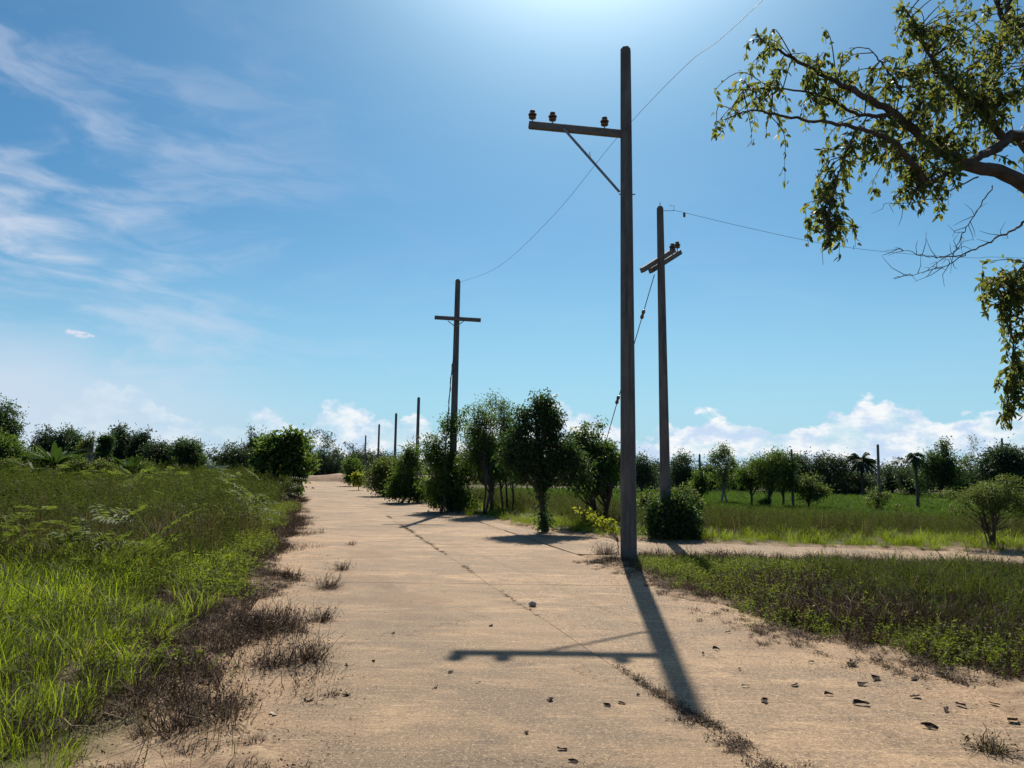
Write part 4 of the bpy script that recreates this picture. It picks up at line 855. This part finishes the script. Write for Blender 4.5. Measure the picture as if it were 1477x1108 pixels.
    for (px, py, r, n) in Cl:
        dd = np.hypot((allp[:, 0]), 0)
        c0 = at(px, py, 6.8); k0 = np.argmin(((allp-c0)*[1, .4, 1])**2 @ np.ones(3)); Yc = allp[k0][1] if py < 380 else 6.8
        c0 = at(px, py, Yc); rr = r*1.18*Yc/FPX
        for _ in range(int(n*(.85 if px < 1290 else 1.05))):
            tip = c0+unit(1)[0]*rr*rng.random()**.4*[1, 1.1, 1]
            ds = ((allp-tip)**2).sum(1); near = np.argsort(ds)[:10]; st = allp[rng.choice(near)]
            ln = np.linalg.norm(tip-st); mid = (st+tip)/2+[0, 0, .12*ln]+rng.normal(size=3)*.08*ln
            tip2 = tip+[0, 0, -.06-.10*rng.random()]
            c = curve([st, mid, tip, tip2], 5); mb.tube(c, [max(.0018, .006*(1-i/len(c))) for i in range(len(c))], 4, False)
            m_ = len(c)
            for q in range(rng.integers(13, 21)):
                u = rng.uniform(.2, 1); i = min(m_-1, int(u*(m_-1))); p = c[i]+rng.normal(size=3)*.012
                t_ = c[min(i+1, m_-1)]-c[max(i-1, 0)]; t_ = t_/(np.linalg.norm(t_)+1e-6)
                a_ = t_*.5+unit(1)[0]*.75; a_[2] -= .75*rng.random()**.7
                LP.append(p); LA.append(a_); LN.append(unit(1)[0]+[0, 0, .6]); LL.append(rng.uniform(.035, .088))
    n = len(LP); LL = np.array(LL); lc = rng.random(n)
    V, F, a_ = leaves6(np.array(LP), np.array(LA), np.array(LN), LL, LL*rng.uniform(.36, .5, n), lc)
    me = mesh_np('foliage', V-base, None, F, {'lc': a_}); link('foliage', me, root, [L['canopy']])
    mb.build('trunk', M['bark'], root, True, base)
overhang()

# ------------------------------------------------------------------ small growth: stuff scattered by geometry nodes
def strip_blades(n, rad, h0, h1, wd, bend, lean=.25, up=1.):
    """grass blades: 5 vertices, a quad and a tip"""
    V, F4, F3, a = [], [], [], []
    for i in range(n):
        an, r = rng.uniform(0, 6.283), rad*rng.random()**.5; b = np.array([math.cos(an)*r, math.sin(an)*r, -.03])
        h = rng.uniform(h0, h1); d = np.array([math.cos(an+rng.normal()*.9), math.sin(an+rng.normal()*.9), 0]); w_ = wd*rng.uniform(.6, 1.2); sv = np.array([-d[1], d[0], 0])*w_*.5
        be = bend*rng.uniform(.3, 1.5); le = lean*rng.random()
        m1 = b+d*h*le*.35+[0, 0, h*.5]; m2 = b+d*h*(le*.8+be*.35)+[0, 0, h*.82]; tp = b+d*h*(le+be)+[0, 0, h*(1.0-.25*be)]
        k = len(V); V += [b-sv*.7, b+sv*.7, m1-sv, m1+sv, m2-sv*.7, m2+sv*.7, tp]; F4 += [(k, k+1, k+3, k+2), (k+2, k+3, k+5, k+4)]; F3.append((k+4, k+5, k+6)); a += [rng.random()]*7
    return np.array(V), F4, F3, a
def merge(parts):
    V, F4, F3, a = [], [], [], []; o = 0
    for p in parts:
        V.append(np.asarray(p[0])); F4 += [tuple(i+o for i in f) for f in p[1]]; F3 += [tuple(i+o for i in f) for f in p[2]]; a += list(p[3]); o += len(p[0])
    return np.concatenate(V), F4, F3, a
def lv(P, A, N, ln, wd, lc, **k):
    V, F, a = leaves_np(np.array(P), np.array(A), np.array(N), np.array(ln), np.array(wd), np.array(lc), **k); return V, [], [tuple(f) for f in F.tolist()], list(a)
def weed(h0, h1, stems, leaf, spread=.12, leaves=16, upward=.3, wide=.3, twig=.0025):
    parts = []; P, A, N, ln, wd, lc = [], [], [], [], [], []
    for i in range(stems):
        b = np.array([*rng.normal(size=2)*spread, -.03]); h = rng.uniform(h0, h1); d = rng.normal(size=3)*[.22, .22, 0]+[0, 0, 1]; mid = b+d*h*.5; top_ = b+d*h+rng.normal(size=3)*.05*h
        for (p, q) in ((b, mid), (mid, top_)):
            sv = np.array([twig, 0, 0]); k = np.array([p-sv, p+sv, q+sv*.7, q-sv*.7]); parts.append((k, [(0, 1, 2, 3)], [], [.3]*4))
        for j in range(leaves):
            u = rng.uniform(.25, 1); p = (b+(mid-b)*u*2) if u < .5 else (mid+(top_-mid)*(u*2-1)); a_ = rng.normal(size=3); a_[2] = a_[2]*.4+upward
            P.append(p); A.append(a_); N.append(rng.normal(size=3)*.6+[0, 0, 1]); s_ = leaf*rng.uniform(.5, 1.3); ln.append(s_); wd.append(s_*wide); lc.append(rng.random())
    parts.append(lv(P, A, N, ln, wd, lc)); return merge(parts)
def spray(h, fronds, fl, leaflet):
    P, A, N, ln, wd, lc = [], [], [], [], [], []; parts = []
    for i in range(fronds):
        an = rng.uniform(0, 6.28); z0 = h*rng.uniform(.35, 1); L_ = fl*rng.uniform(.6, 1.2); d = np.array([math.cos(an), math.sin(an), rng.uniform(-.1, .45)]); sv = np.array([-d[1], d[0], 0]); b = np.array([d[0]*.03, d[1]*.03, z0]); tone = rng.random()
        parts.append((np.array([[0, 0, z0*.6], [.004, 0, z0*.6], b+d*L_, b+d*L_+[.003, 0, 0]]), [(0, 1, 3, 2)], [], [.2]*4))
        for q in range(9):
            u = .15+.85*q/8; p = b+d*L_*u+[0, 0, -.12*L_*u*u]
            for sg in (-1, 1): P.append(p); A.append(sv*sg+d*.35+rng.normal(size=3)*.12); N.append([rng.normal()*.25, rng.normal()*.25, 1]); s_ = leaflet*(1-.5*abs(u-.5)); ln.append(s_); wd.append(s_*.34); lc.append(np.clip(tone*.6+rng.random()*.4, 0, 1))
    parts.append((np.array([[-.005, 0, -.03], [.005, 0, -.03], [.003, .01, h], [-.003, .01, h]]), [(0, 1, 2, 3)], [], [.1]*4))
    parts.append(lv(P, A, N, ln, wd, lc)); return merge(parts)
def deadtuft(n, rad, h, crumple=30, leaf=.035):
    parts = []
    for i in range(n):
        an = rng.uniform(0, 6.28); b = np.array([math.cos(an), math.sin(an), 0])*rad*.5*rng.random(); p = b.copy(); p[2] = -.015; d = np.array([math.cos(an+rng.normal()), math.sin(an+rng.normal()), rng.uniform(.15, 1.6)]); L_ = rng.uniform(.4, 1.3)*rad; pts = [p]
        for q in range(3):
            d = d/np.linalg.norm(d); p = p+d*L_*.33; p[2] = max(.004, min(p[2], h*1.3)); pts.append(p.copy()); d = d+rng.normal(size=3)*.55; d[2] -= .15
        w_ = rng.uniform(.0015, .0038); s_ = np.cross(pts[-1]-pts[0], [.3, .2, 1.]); s_ = s_/(np.linalg.norm(s_)+1e-6)*w_; tn = rng.random()
        V = []
        for q, pp in enumerate(pts): V += [pp-s_*(1-.2*q), pp+s_*(1-.2*q)]
        parts.append((np.array(V), [(2*q, 2*q+1, 2*q+3, 2*q+2) for q in range(3)], [], [tn]*8))
    P, A, N, ln, wd, lc = [], [], [], [], [], []
    for j in range(crumple):
        r = rad*rng.random()**.5; an = rng.uniform(0, 6.28); P.append([r*math.cos(an), r*math.sin(an), rng.uniform(.003, h*.8)]); A.append(rng.normal(size=3)*[1, 1, .4]); N.append(rng.normal(size=3)+[0, 0, .6]); s_ = leaf*rng.uniform(.5, 1.4); ln.append(s_); wd.append(s_*.5); lc.append(rng.random())
    parts.append(lv(P, A, N, ln, wd, lc, fold=.5, curl=.4)); return merge(parts)
def scatter(name, label, cat, protos, P, scale, mat, tilt=.12, group=None, ic=None, keep=False):
    """one object: its mesh holds the sample tufts and the points; geometry nodes set a tuft on every point"""
    n = len(P); K = len(protos); V = [np.asarray(P, float)]; F4, F3 = [], []; kind = [np.zeros(n)]; lc = [np.zeros(n)]; o = n
    for k, p in enumerate(protos):
        V.append(np.asarray(p[0])); F4 += [tuple(i+o for i in f) for f in p[1]]; F3 += [tuple(i+o for i in f) for f in p[2]]; kind.append(np.full(len(p[0]), k+1.)); lc.append(np.asarray(p[3])); o += len(p[0])
    V = np.concatenate(V); tot = len(V)
    me = mesh_np(name, V, F4 or None, F3 or None, {'kind_id': np.concatenate(kind), 'lc': np.concatenate(lc)})
    pad = lambda a: np.concatenate([np.asarray(a, float), np.zeros(tot-n)])
    for nm, a in (('scl', scale), ('pick', rng.integers(0, K, n)), ('ic', rng.random(n) if ic is None else ic)):
        at_ = me.attributes.new(nm, 'FLOAT', 'POINT'); at_.data.foreach_set('value', pad(np.broadcast_to(a, (n,))).astype(np.float32))
    rot = np.zeros((tot, 3), np.float32); rot[:n, 0] = rng.normal(size=n)*tilt; rot[:n, 1] = rng.normal(size=n)*tilt; rot[:n, 2] = rng.uniform(0, 6.283, n)
    at_ = me.attributes.new('rot', 'FLOAT_VECTOR', 'POINT'); at_.data.foreach_set('vector', rot.ravel())
    ob = link(name, me, None, [mat]); tag(ob, label, cat, group, 'stuff')
    ng = bpy.data.node_groups.new(name, 'GeometryNodeTree'); ng.interface.new_socket('Geometry', in_out='INPUT', socket_type='NodeSocketGeometry'); ng.interface.new_socket('Geometry', in_out='OUTPUT', socket_type='NodeSocketGeometry')
    N = ng.nodes; Lk = ng.links; gi = N.new('NodeGroupInput'); go = N.new('NodeGroupOutput')
    def na(nm, typ):
        x = N.new('GeometryNodeInputNamedAttribute'); x.data_type = typ; x.inputs['Name'].default_value = nm; return x.outputs['Attribute']
    def sep(k):
        c = N.new('FunctionNodeCompare'); c.data_type = 'FLOAT'; c.operation = 'EQUAL'; Lk.new(na('kind_id', 'FLOAT'), c.inputs[0]); c.inputs[1].default_value = k; c.inputs[12].default_value = .1
        s_ = N.new('GeometryNodeSeparateGeometry'); s_.domain = 'POINT'; Lk.new(gi.outputs[0], s_.inputs[0]); Lk.new(c.outputs[0], s_.inputs['Selection']); return s_.outputs[0]
    g2i = N.new('GeometryNodeGeometryToInstance')
    for k in range(K): Lk.new(sep(k+1), g2i.inputs[0])
    iop = N.new('GeometryNodeInstanceOnPoints'); Lk.new(sep(0), iop.inputs['Points']); Lk.new(g2i.outputs[0], iop.inputs['Instance']); iop.inputs['Pick Instance'].default_value = True
    Lk.new(na('pick', 'FLOAT'), iop.inputs['Instance Index'])
    e2r = N.new('FunctionNodeEulerToRotation'); Lk.new(na('rot', 'FLOAT_VECTOR'), e2r.inputs[0]); Lk.new(e2r.outputs[0], iop.inputs['Rotation']); Lk.new(na('scl', 'FLOAT'), iop.inputs['Scale'])
    Lk.new(iop.outputs[0], go.inputs[0])
    md = ob.modifiers.new('scatter', 'NODES'); md.node_group = ng
    return ob
def ground_pts(x, y, dz=0.): return np.stack([x, y, gz(x, y)+dz], 1)
def sample(n, y0, y1, x0f, x1f, ex=.3):
    """points denser near the viewer; x0f,x1f give the limits at each y"""
    u = rng.random(n); e = ex+1; y = (y0**e+u*(y1**e-y0**e))**(1/e); a, b = x0f(y), x1f(y); return a+(b-a)*rng.random(n), y
allsd = lambda x, y: np.minimum(main_sd(x, y), sdpoly(x, y, BR_POLY))

gA = [strip_blades(70, .18, .12, .42, .0068, .6, .4) for _ in range(7)]
gB = [strip_blades(46, .20, .40, .95, .006, .3, .3) for _ in range(4)]
wB = [weed(.35, .95, 8, .045, .10, 26) for _ in range(5)]
sE = [spray(.75, 9, .34, .085) for _ in range(4)]
dC = [deadtuft(80, .22, .13, 36, .020) for _ in range(6)]
cD = [weed(.06, .24, 15, .030, .12, 11, .25, .5, .0016) for _ in range(4)]
lx = lambda y: -(.95*y+4)
# left: fresh grass
x, y = sample(24000, 2.2, 85, lx, green_edge)
d = green_edge(y)-x; patch = fbm(x, y, .16, 21)+(y < 14.5)*.16-(y > 17)*.10+((d < 6) & (y > 14) & (y < 26))*.14-(y > 15.5)*(d > 7)*.06
patch = patch+(y < 9)*.2
keep = (rng.random(len(x)) < sm(.40, .58, patch)) & (d > rng.random(len(x))**2*.8)
x, y, d = x[keep], y[keep], d[keep]
scatter('meadow_grass', 'fresh bright green grass growing left of the road', 'grass', gA, ground_pts(x, y), rng.uniform(.5, 1.2, len(x))*(.65+.35*sm(.2, 2, d))*(1+.012*y), L['grass'], .2, ic=np.clip((fbm(x, y, .9, 35)-.5)*3+.5, 0, 1))
# left: olive weeds and dry stems
x, y = sample(17000, 7, 88, lx, green_edge)
d = green_edge(y)-x; keep = (rng.random(len(x)) < sm(9.5, 14.5, y+d*.4)*.9+.10) & (d > .4)
x, y = x[keep], y[keep]
scatter('field_weeds', 'olive brown knee high weeds filling the left meadow', 'weeds', wB, ground_pts(x, y), rng.uniform(.5, 1.25, len(x))*(.35+1.25*fbm(x, y, .55, 37))*(1+.008*y), L['weed'], ic=np.clip((fbm(x, y, .3, 33)-.5)*3+.5, 0, 1))
x, y = sample(12000, 9.0, 88, lx, green_edge)
keep = (rng.random(len(x)) < .06+.55*sm(.50, .66, fbm(x, y, .22, 31))); x, y = x[keep], y[keep]
scatter('feathery_weeds', 'yellow green feathery weeds rising above the left meadow', 'weeds', sE, ground_pts(x, y), rng.uniform(.45, 1.05, len(x))*(1+.6*(rng.random(len(x)) < .15))*(1+.004*y), L['spray'], .25)
x, y = sample(5600, 9.5, 88, lx, green_edge)
keep = (rng.random(len(x)) < sm(.45, .62, fbm(x, y, .2, 41))); x, y = x[keep], y[keep]
scatter('dry_meadow_grass', 'brownish dry grass mixed into the left meadow', 'grass', gB, ground_pts(x, y), rng.uniform(.6, 1.2, len(x))*(1+.005*y), L['dry'], ic=np.clip((fbm(x, y, .3, 34)-.5)*3+.5, 0, 1))
# left: low leafy plants and dead growth along the border
x, y = sample(2600, 5.5, 30, lambda y: green_edge(y)-1.8, lambda y: green_edge(y)+.1)
keep = rng.random(len(x)) < sm(.50, .62, fbm(x, y, .6, 51)); x, y = x[keep], y[keep]
scatter('border_plants', 'low leafy green plants at the border of the left meadow', 'plants', cD, ground_pts(x, y), rng.uniform(.8, 1.5, len(x)), L['cover'])
x, y = sample(12000, 2.4, 60, lambda y: green_edge(y)-1.5, lambda y: Jx(y)-2.15)
s = x-Jx(y); d = x-green_edge(y); f = fbm(x, y, .75, 61); wdt = Jx(y)-2.6-green_edge(y)
keep = (rng.random(len(x)) < np.where(d < .35, .22+.4*sm(.42, .56, f), sm(.50, .60, f)*.85)*np.where(y < 5.6, .25+.75*sm(.44, .58, f), 1.)) & (main_sd(x, y) > .35-1.5*f)
x, y = x[keep], y[keep]
scatter('dead_verge_weeds', 'dark brown dead weeds and twigs along the left road edge', 'dead weeds', dC, ground_pts(x, y), rng.uniform(.45, 1.25, len(x)), L['deadweed'], .2)
x, y = sample(5200, 2.4, 20, lambda y: green_edge(y)-.3, lambda y: Jx(y)-2.35)
keep = rng.random(len(x)) < .15+.8*sm(.44, .58, fbm(x, y, 1.1, 63)); x, y = x[keep], y[keep]
scatter('twig_mat', 'flat mat of dry twigs and straw on the sandy left verge', 'dead weeds', [deadtuft(26, .13, .022, 12, .016) for _ in range(5)], ground_pts(x, y), rng.uniform(.5, 1.2, len(x)), L['litter'], .08)
# a few thin half dry stalks in the near corner
x = rng.uniform(-2.3, -1.35, 22); y = rng.uniform(3.6, 4.9, 22)
scatter('thin_stalks', 'thin half dry grass stalks in the sandy corner at the left road edge', 'grass', [strip_blades(7, .06, .15, .36, .004, .35, .5) for _ in range(3)], ground_pts(x, y), rng.uniform(.7, 1.1, 22), L['dry'])
# right: the wedge of grass between the roads
def wedge(n, ex=.2):
    x, y = sample(n, 3.2, 15, lambda y: np.full_like(y, 1.4), lambda y: .95*y+9, ex)
    RE = np.interp(y, [p[1] for p in RIGHT_EDGE], [p[0] for p in RIGHT_EDGE])
    BN = np.interp(x, [p[0] for p in BR_NEAR], [p[1] for p in BR_NEAR])
    RE = RE+(fbm(x, y, 1.3, 77)-.5)*.9
    k = (x > RE) & (y < BN-.02); return x[k], y[k], (x-RE)[k], (BN-y)[k]
x, y, d, e = wedge(15000)
keep = rng.random(len(x)) < .95*sm(-.05, .35, d)*(1-.93*sm(.36, .52, fbm(x, y, .5, 71)+.10*sm(.5, 2.0, d))*sm(.2, 1.0, d)); x, y, d, e = x[keep], y[keep], d[keep], e[keep]
scatter('verge_plants', 'low leafy bright green ground cover on the wedge between the roads', 'plants', cD, ground_pts(x, y), rng.uniform(.55, 1.3, len(x))*(.7+.3*sm(0, 1, d))*(.5+.5*sm(.3, 2.5, e)), L['cover'], ic=np.clip((fbm(x, y, .7, 38)-.5)*3.5+.5, 0, 1))
x, y, d, e = wedge(9000)
keep = rng.random(len(x)) < sm(.3, 1.0, d)*(.25+.75*sm(.34, .52, fbm(x, y, .5, 72))); x, y, d, e = x[keep], y[keep], d[keep], e[keep]
scatter('verge_grass', 'darker grass tussocks on the wedge between the roads', 'grass', gA, ground_pts(x, y), rng.uniform(.6, 1.2, len(x))*(.6+.45*sm(.5, 2.5, d))*(.36+.64*sm(.4, 3.0, e)), L['weed'], .25, ic=np.clip((fbm(x, y, .6, 36)-.5)*3+.4, 0, 1))
x, y, d, e = wedge(6500)
keep = rng.random(len(x)) < sm(1.2, 2.6, d)*sm(.42, .55, fbm(x, y, .5, 75)); x, y, d, e = x[keep], y[keep], d[keep], e[keep]
scatter('tall_verge_weeds', 'dark knee high weeds in the middle of the wedge between the roads', 'weeds', wB, ground_pts(x, y), rng.uniform(.35, .6, len(x))*(.30+.70*sm(.4, 3.0, e)), L['weed'])
x, y, d, e = wedge(11000)
keep = (rng.random(len(x)) < 1.0*sm(1.1, .1, e)+.8*sm(.46, .56, fbm(x, y, .6, 73))+.8*sm(.45, .0, d)) ; x, y, d, e = x[keep], y[keep], d[keep], e[keep]
scatter('dead_wedge_weeds', 'brown dead weeds edging the wedge between the roads', 'dead weeds', dC, ground_pts(x, y), rng.uniform(.5, 1.3, len(x))*(.55+.7*sm(.1, .8, d))*(.75+.35*sm(.3, 2., e)), L['deadweed'])
x, y = sample(4200, 3.0, 13, lambda y: np.interp(y, [p[1] for p in RIGHT_EDGE], [p[0] for p in RIGHT_EDGE])-1.0, lambda y: np.interp(y, [p[1] for p in RIGHT_EDGE], [p[0] for p in RIGHT_EDGE])+.7)
d = x-np.interp(y, [p[1] for p in RIGHT_EDGE], [p[0] for p in RIGHT_EDGE])
keep = rng.random(len(x)) < sm(-1.0, .1, d)**2*(.1+.9*sm(.42, .56, fbm(x, y, 1.2, 64))); x, y = x[keep], y[keep]
P = ground_pts(x, y); P[:, 2] = np.maximum(P[:, 2], .0)+.001
scatter('verge_twigs', 'flat dry twigs and straw strewn along the right verge', 'dead weeds', [deadtuft(22, .12, .02, 12, .016) for _ in range(5)], P, rng.uniform(.35, 1.1, len(x)), L['litter'], .06)
# right: beyond the side road
def beyond(n, y0=14.5, y1=60, ex=.3):
    x, y = sample(n, y0, y1, lambda y: Jx(y)+2.3, lambda y: .95*y+6, ex)
    bs = sdpoly(x, y, BR_POLY); s = x-Jx(y)-2.35; up = y > np.interp(x, [p[0] for p in BR_NEAR], [p[1] for p in BR_NEAR])
    k = (bs > .05) & (s > .1) & up; return x[k], y[k], np.minimum(bs, s)[k]
x, y, d = beyond(13000, 13.5, 46)
f = fbm(x, y, .4, 81); keep = (rng.random(len(x)) < sm(.9, 2.0, d+(f-.5)*1.6)) & ~inpoly(x, y, RICE); x, y, d = x[keep], y[keep], d[keep]
i = rng.random(len(x)) < .22
scatter('tall_dry_grass', 'tall brownish green grass beyond the side road', 'grass', gB, ground_pts(x[i], y[i]), rng.uniform(.5, .85, i.sum())*(.45+fbm(x[i], y[i], .6, 39)), L['dry'])
scatter('tall_field_weeds', 'tall leafy weeds among the grass beyond the side road', 'weeds', wB, ground_pts(x[~i], y[~i]), rng.uniform(.5, .9, (~i).sum())*(.45+1.05*fbm(x[~i], y[~i], .6, 39)), L['weed'], ic=np.clip((fbm(x[~i], y[~i], .5, 44)-.5)*3+.5, 0, 1))
x, y, d = beyond(7000, 13, 34)
keep = (d < 2.4+.8*rng.random(len(x))) & (rng.random(len(x)) < sm(.36, .5, fbm(x, y, .45, 82))); x, y, d = x[keep], y[keep], d[keep]
scatter('roadside_grass', 'short bright green grass along the far edge of the side road', 'grass', gA, ground_pts(x, y), rng.uniform(.45, .85, len(x))*(.5+.5*sm(0, .8, d)), L['grass'])
x, y, d = beyond(2600, 13, 60)
keep = d < .55*rng.random(len(x))+.1; x, y = x[keep], y[keep]
scatter('dead_roadside_weeds', 'brown dead weeds along the far edge of the side road', 'dead weeds', dC, ground_pts(x, y), rng.uniform(.4, .9, len(x)), L['deadweed'])
x, y = sample(15000, 30, 80, lambda y: np.full_like(y, -2.), lambda y: .95*y+6, .6)
keep = inpoly(x, y, RICE); x, y = x[keep], y[keep]
scatter('rice', 'even bright green rice standing in the field beyond the poles', 'rice', [strip_blades(50, .26, .3, .48, .016, .25, .2) for _ in range(3)], ground_pts(x, y), rng.uniform(.9, 1.15, len(x)), L['rice'])

# ------------------------------------------------------------------ things lying on and growing out of the road
def clump(name, label, px, py, rad, h, n, cr, mat='deadweed', cat='dead weed', group=None):
    p = G(px, py); V, F4, F3, a = deadtuft(int(n*1.5), rad, h, cr, .020)
    pa = strip_blades(int(n*.5), rad*.35, h*.5, h*1.2, .004, .4, .6); V, F4, F3, a = merge([(V, F4, F3, a), pa])
    me = mesh_np(name, V, F4, F3, {'lc': a}); o = link(name, me, None, [L[mat]]); o.location = (p[0], p[1], .004); return tag(o, label, cat, group)
clump('dead_weed', 'dark upright dead weed clump, widest of those growing from the left lane', 440, 952, .30, .20, 110, 90)
clump('dead_weed', 'matted dead weed trailing left from the widest clump on the left lane', 392, 958, .26, .09, 90, 90)
clump('dead_weed', 'spiky round dead weed clump behind the widest clump on the left lane', 463, 895, .22, .14, 90, 60)
clump('dead_weed', 'flat trailing dead weed linking the spiky clump to the verge', 415, 908, .26, .08, 80, 70)
clump('dead_weed', 'loose dead weed clump with trailing stems, third along the left lane', 472, 848, .30, .14, 90, 60)
clump('dead_weed', 'small dead weed clump beyond the loose trailing one', 492, 822, .24, .12, 60, 40)
clump('dead_weed', 'tiny dead tuft alone on the left lane far from the verge', 506, 786, .16, .08, 30, 30)
clump('dead_weed', 'broken dead twig pile near the sandy edge of the left lane', 478, 1003, .10, .025, 16, 14)
clump('dead_weed', 'half green tuft of grass by the sandy patch on the right lane', 1425, 1080, .16, .06, 70, 60, 'dry')
clump('dead_weed', 'brown dead weed tuft beside the sapling at the foot of the tall pole', 872, 800, .34, .24, 130, 80)
clump('dead_weed', 'low brown dead weed spreading from the foot of the tall pole towards the road', 884, 812, .26, .10, 90, 80)
def stones(specs):
    import bmesh
    for (px, py, r, lb, flat) in specs:
        p = G(px, py); bm = bmesh.new(); bmesh.ops.create_icosphere(bm, subdivisions=2, radius=r)
        for v in bm.verts:
            k = 1+.35*(mnoise.noise(v.co*(1.1/r)+Vector((px, py, 0)))); v.co *= k; v.co.z *= flat
        me = bpy.data.meshes.new('stone'); bm.to_mesh(me); bm.free(); o = link('stone', me, None, [M['stone'] if flat > .5 else M['dead']]); o.location = (p[0], p[1], r*flat*.7); tag(o, lb, 'stone' if flat > .5 else 'clod')
stones([(768, 874, .045, 'small pale stone lying on the joint between the two lanes', .7)])
clump('dead_weed', 'crumpled dark dead leaf cluster lying near the right verge', 1228, 959, .05, .05, 30, 26)
def dryleaf(spots, group):
    mes = []
    for v_ in range(3):
        for tn in (.02, .12, .35, .97):
            V = []; F = []; m_ = 7; ph = rng.uniform(0, 6, 4)
            for q in range(m_):
                u = q/(m_-1); wd = .022*math.sin(math.pi*(.06+.88*u))**.7*(1+.35*math.sin(7*u+ph[0])); bx = u*.085-.042; by = .012*math.sin(3*u+ph[1]); cup = .4+.6*math.sin(2.5*u+ph[2])
                V += [(bx, by-wd, .004+.016*cup+.004*math.sin(9*u+ph[3])), (bx, by-wd*.5, .006), (bx, by, .003+.003*u), (bx, by+wd*.5, .007), (bx+.004, by+wd*.9, .006+.014*(1.1-cup))]
            for q in range(m_-1): F += [(5*q+j, 5*q+j+1, 5*q+j+6, 5*q+j+5) for j in range(4)]
            me = mesh_np('dry_leaf', np.array(V), np.array(F), None, {'lc': np.full(len(V), tn)}, True); me.materials.append(L['deadweed'] if tn < .9 else L['litter']); mes.append(me)
    for i, (px, py, s, k) in enumerate(spots):
        p = G(px, py); o = bpy.data.objects.new('dry_leaf', mes[k+4*(i % 3)]); col.objects.link(o); o.location = (p[0], p[1], .002); o.rotation_euler = (rng.normal()*.1, rng.normal()*.1, rng.uniform(0, 6.28)); s *= .66; o.scale = (s, s*rng.uniform(.7, 1.2), s*rng.uniform(.6, 1.2)); 
        lane = 'left lane' if p[0] < Jx(p[1])-.05 else 'right lane'; tone_ = ('very dark', 'dark brown', 'brown', 'pale bleached')[k]
        dp = math.hypot(p[0]-1.2, p[1]-5.6); where = 'close to the shadow of the tall pole' if dp < 1.0 else ('near the green verge' if (Jx(p[1])+2.45-p[0]) < 1.1 and lane == 'right lane' else ('near the dead weed clumps' if p[0] < Jx(p[1])-1.5 else ('beside the crossarm shadow' if abs(p[1]-6.5) < .8 else 'on bare concrete')))
        size_ = 'larger' if s > .75 else ('small' if s > .55 else 'tiny')
        tag(o, f'{size_} {tone_} dry leaf on {lane} {where}', 'dry leaf', group)
dryleaf([(395, 1030, 1.1, 3), (500, 960, .9, 0), (538, 955, .8, 0), (568, 914, 1., 0), (650, 971, 1.2, 0), (707, 903, 1.1, 0), (629, 992, .9, 1), (792, 1010, 1.3, 1), (875, 1019, 1.1, 0), (897, 1015, .9, 1), (811, 1082, .9, 0), (826, 1100, 1., 0), (1033, 937, 1.2, 0), (1015, 944, .8, 1), (1066, 965, .8, 0), (1102, 1012, 1.3, 0), (1146, 988, 1.2, 1), (1242, 1016, 1.7, 1), (1265, 980, 1.8, 0), (1318, 979, 1.5, 0), (1195, 1002, 1., 1), (1320, 1005, 1.3, 0), (1365, 1025, 1.3, 0), (1340, 1050, 1.6, 0), (1245, 988, 1.5, 0), (1386, 1018, 1.2, 0), (1435, 1016, 1.3, 0), (1050, 912, 1., 1), (1170, 956, 1., 3), (1075, 990, 1., 3), (760, 1058, .8, 1), (447, 1011, 1.2, 0), (500, 1003, 1.1, 0), (920, 1003, .7, 1), (980, 1038, .8, 0), (1460, 1040, 1.5, 0), (1180, 940, 1., 0), (690, 985, .7, 3)], 'dry leaves on the road')
# countless crumbs and leaf bits
def bits(n, size): return [lv(rng.normal(size=(n, 3))*[.03, .03, .003]+[0, 0, .004], rng.normal(size=(n, 3))*[1, 1, .15], rng.normal(size=(n, 3))*.5+[0, 0, 1], size*rng.uniform(.5, 1.4, n), size*.45*rng.uniform(.6, 1.3, n), rng.random(n), fold=.3, curl=.2) for _ in range(4)]
x1, y1 = sample(900, 2.5, 26, lambda y: Jx(y)-2.9, lambda y: Jx(y)+2.4, .0)
x2, y2 = sample(2600, 2.5, 11, lambda y: Jx(y)+.7, lambda y: Jx(y)+2.7, .2)
x3, y3 = sample(5200, 2.5, 16, lambda y: Jx(y)-4.2, lambda y: Jx(y)-2.0, .2)
k3 = rng.random(len(x3)) < (.2+.8*sm(.40, .56, fbm(x3, y3, .9, 91))); k2 = rng.random(len(x2)) < sm(-.2, 1.2, x2-Jx(y2)-.9)
x, y = np.concatenate([x1, x2[k2], x3[k3]]), np.concatenate([y1, y2[k2], y3[k3]])
P = np.stack([x, y, np.maximum(gz(x, y), 0)+.001], 1)
scatter('leaf_litter', 'scattered crumbs and bits of dry leaf on the road', 'leaf litter', bits(2, .018)+bits(3, .012), P, rng.uniform(.4, 1.2, len(x)), L['litter'], .05)
# litter gathered along the joint
yy = rng.uniform(2.6, 6.2, 900)**1; xx = Jx(yy)+.03+rng.normal(size=900)*(.02+.045*sm(5.8, 4.2, yy)); k = rng.random(900) < sm(6.3, 4.2, yy)*.75*sm(.3, .6, fbm(xx, yy, 2.2, 96))+.05
yy2 = rng.uniform(6, 24, 260); xx2 = Jx(yy2)+rng.normal(size=260)*.02; k2 = rng.random(260) < sm(.48, .6, fbm(xx2, yy2, .35, 95))
x, y = np.concatenate([xx[k], xx2[k2]]), np.concatenate([yy[k], yy2[k2]])
scatter('joint_litter', 'dry straw and soil crumbs caught along the joint between the lanes', 'leaf litter', [deadtuft(12, .07, .014, 7, .014) for _ in range(6)], np.stack([x, y, x*0+.001], 1), rng.uniform(.4, 1.1, len(x)), L['litter'], .05)

scene.render.engine = 'CYCLES'
scene.cycles.max_bounces = 6; scene.cycles.transparent_max_bounces = 4
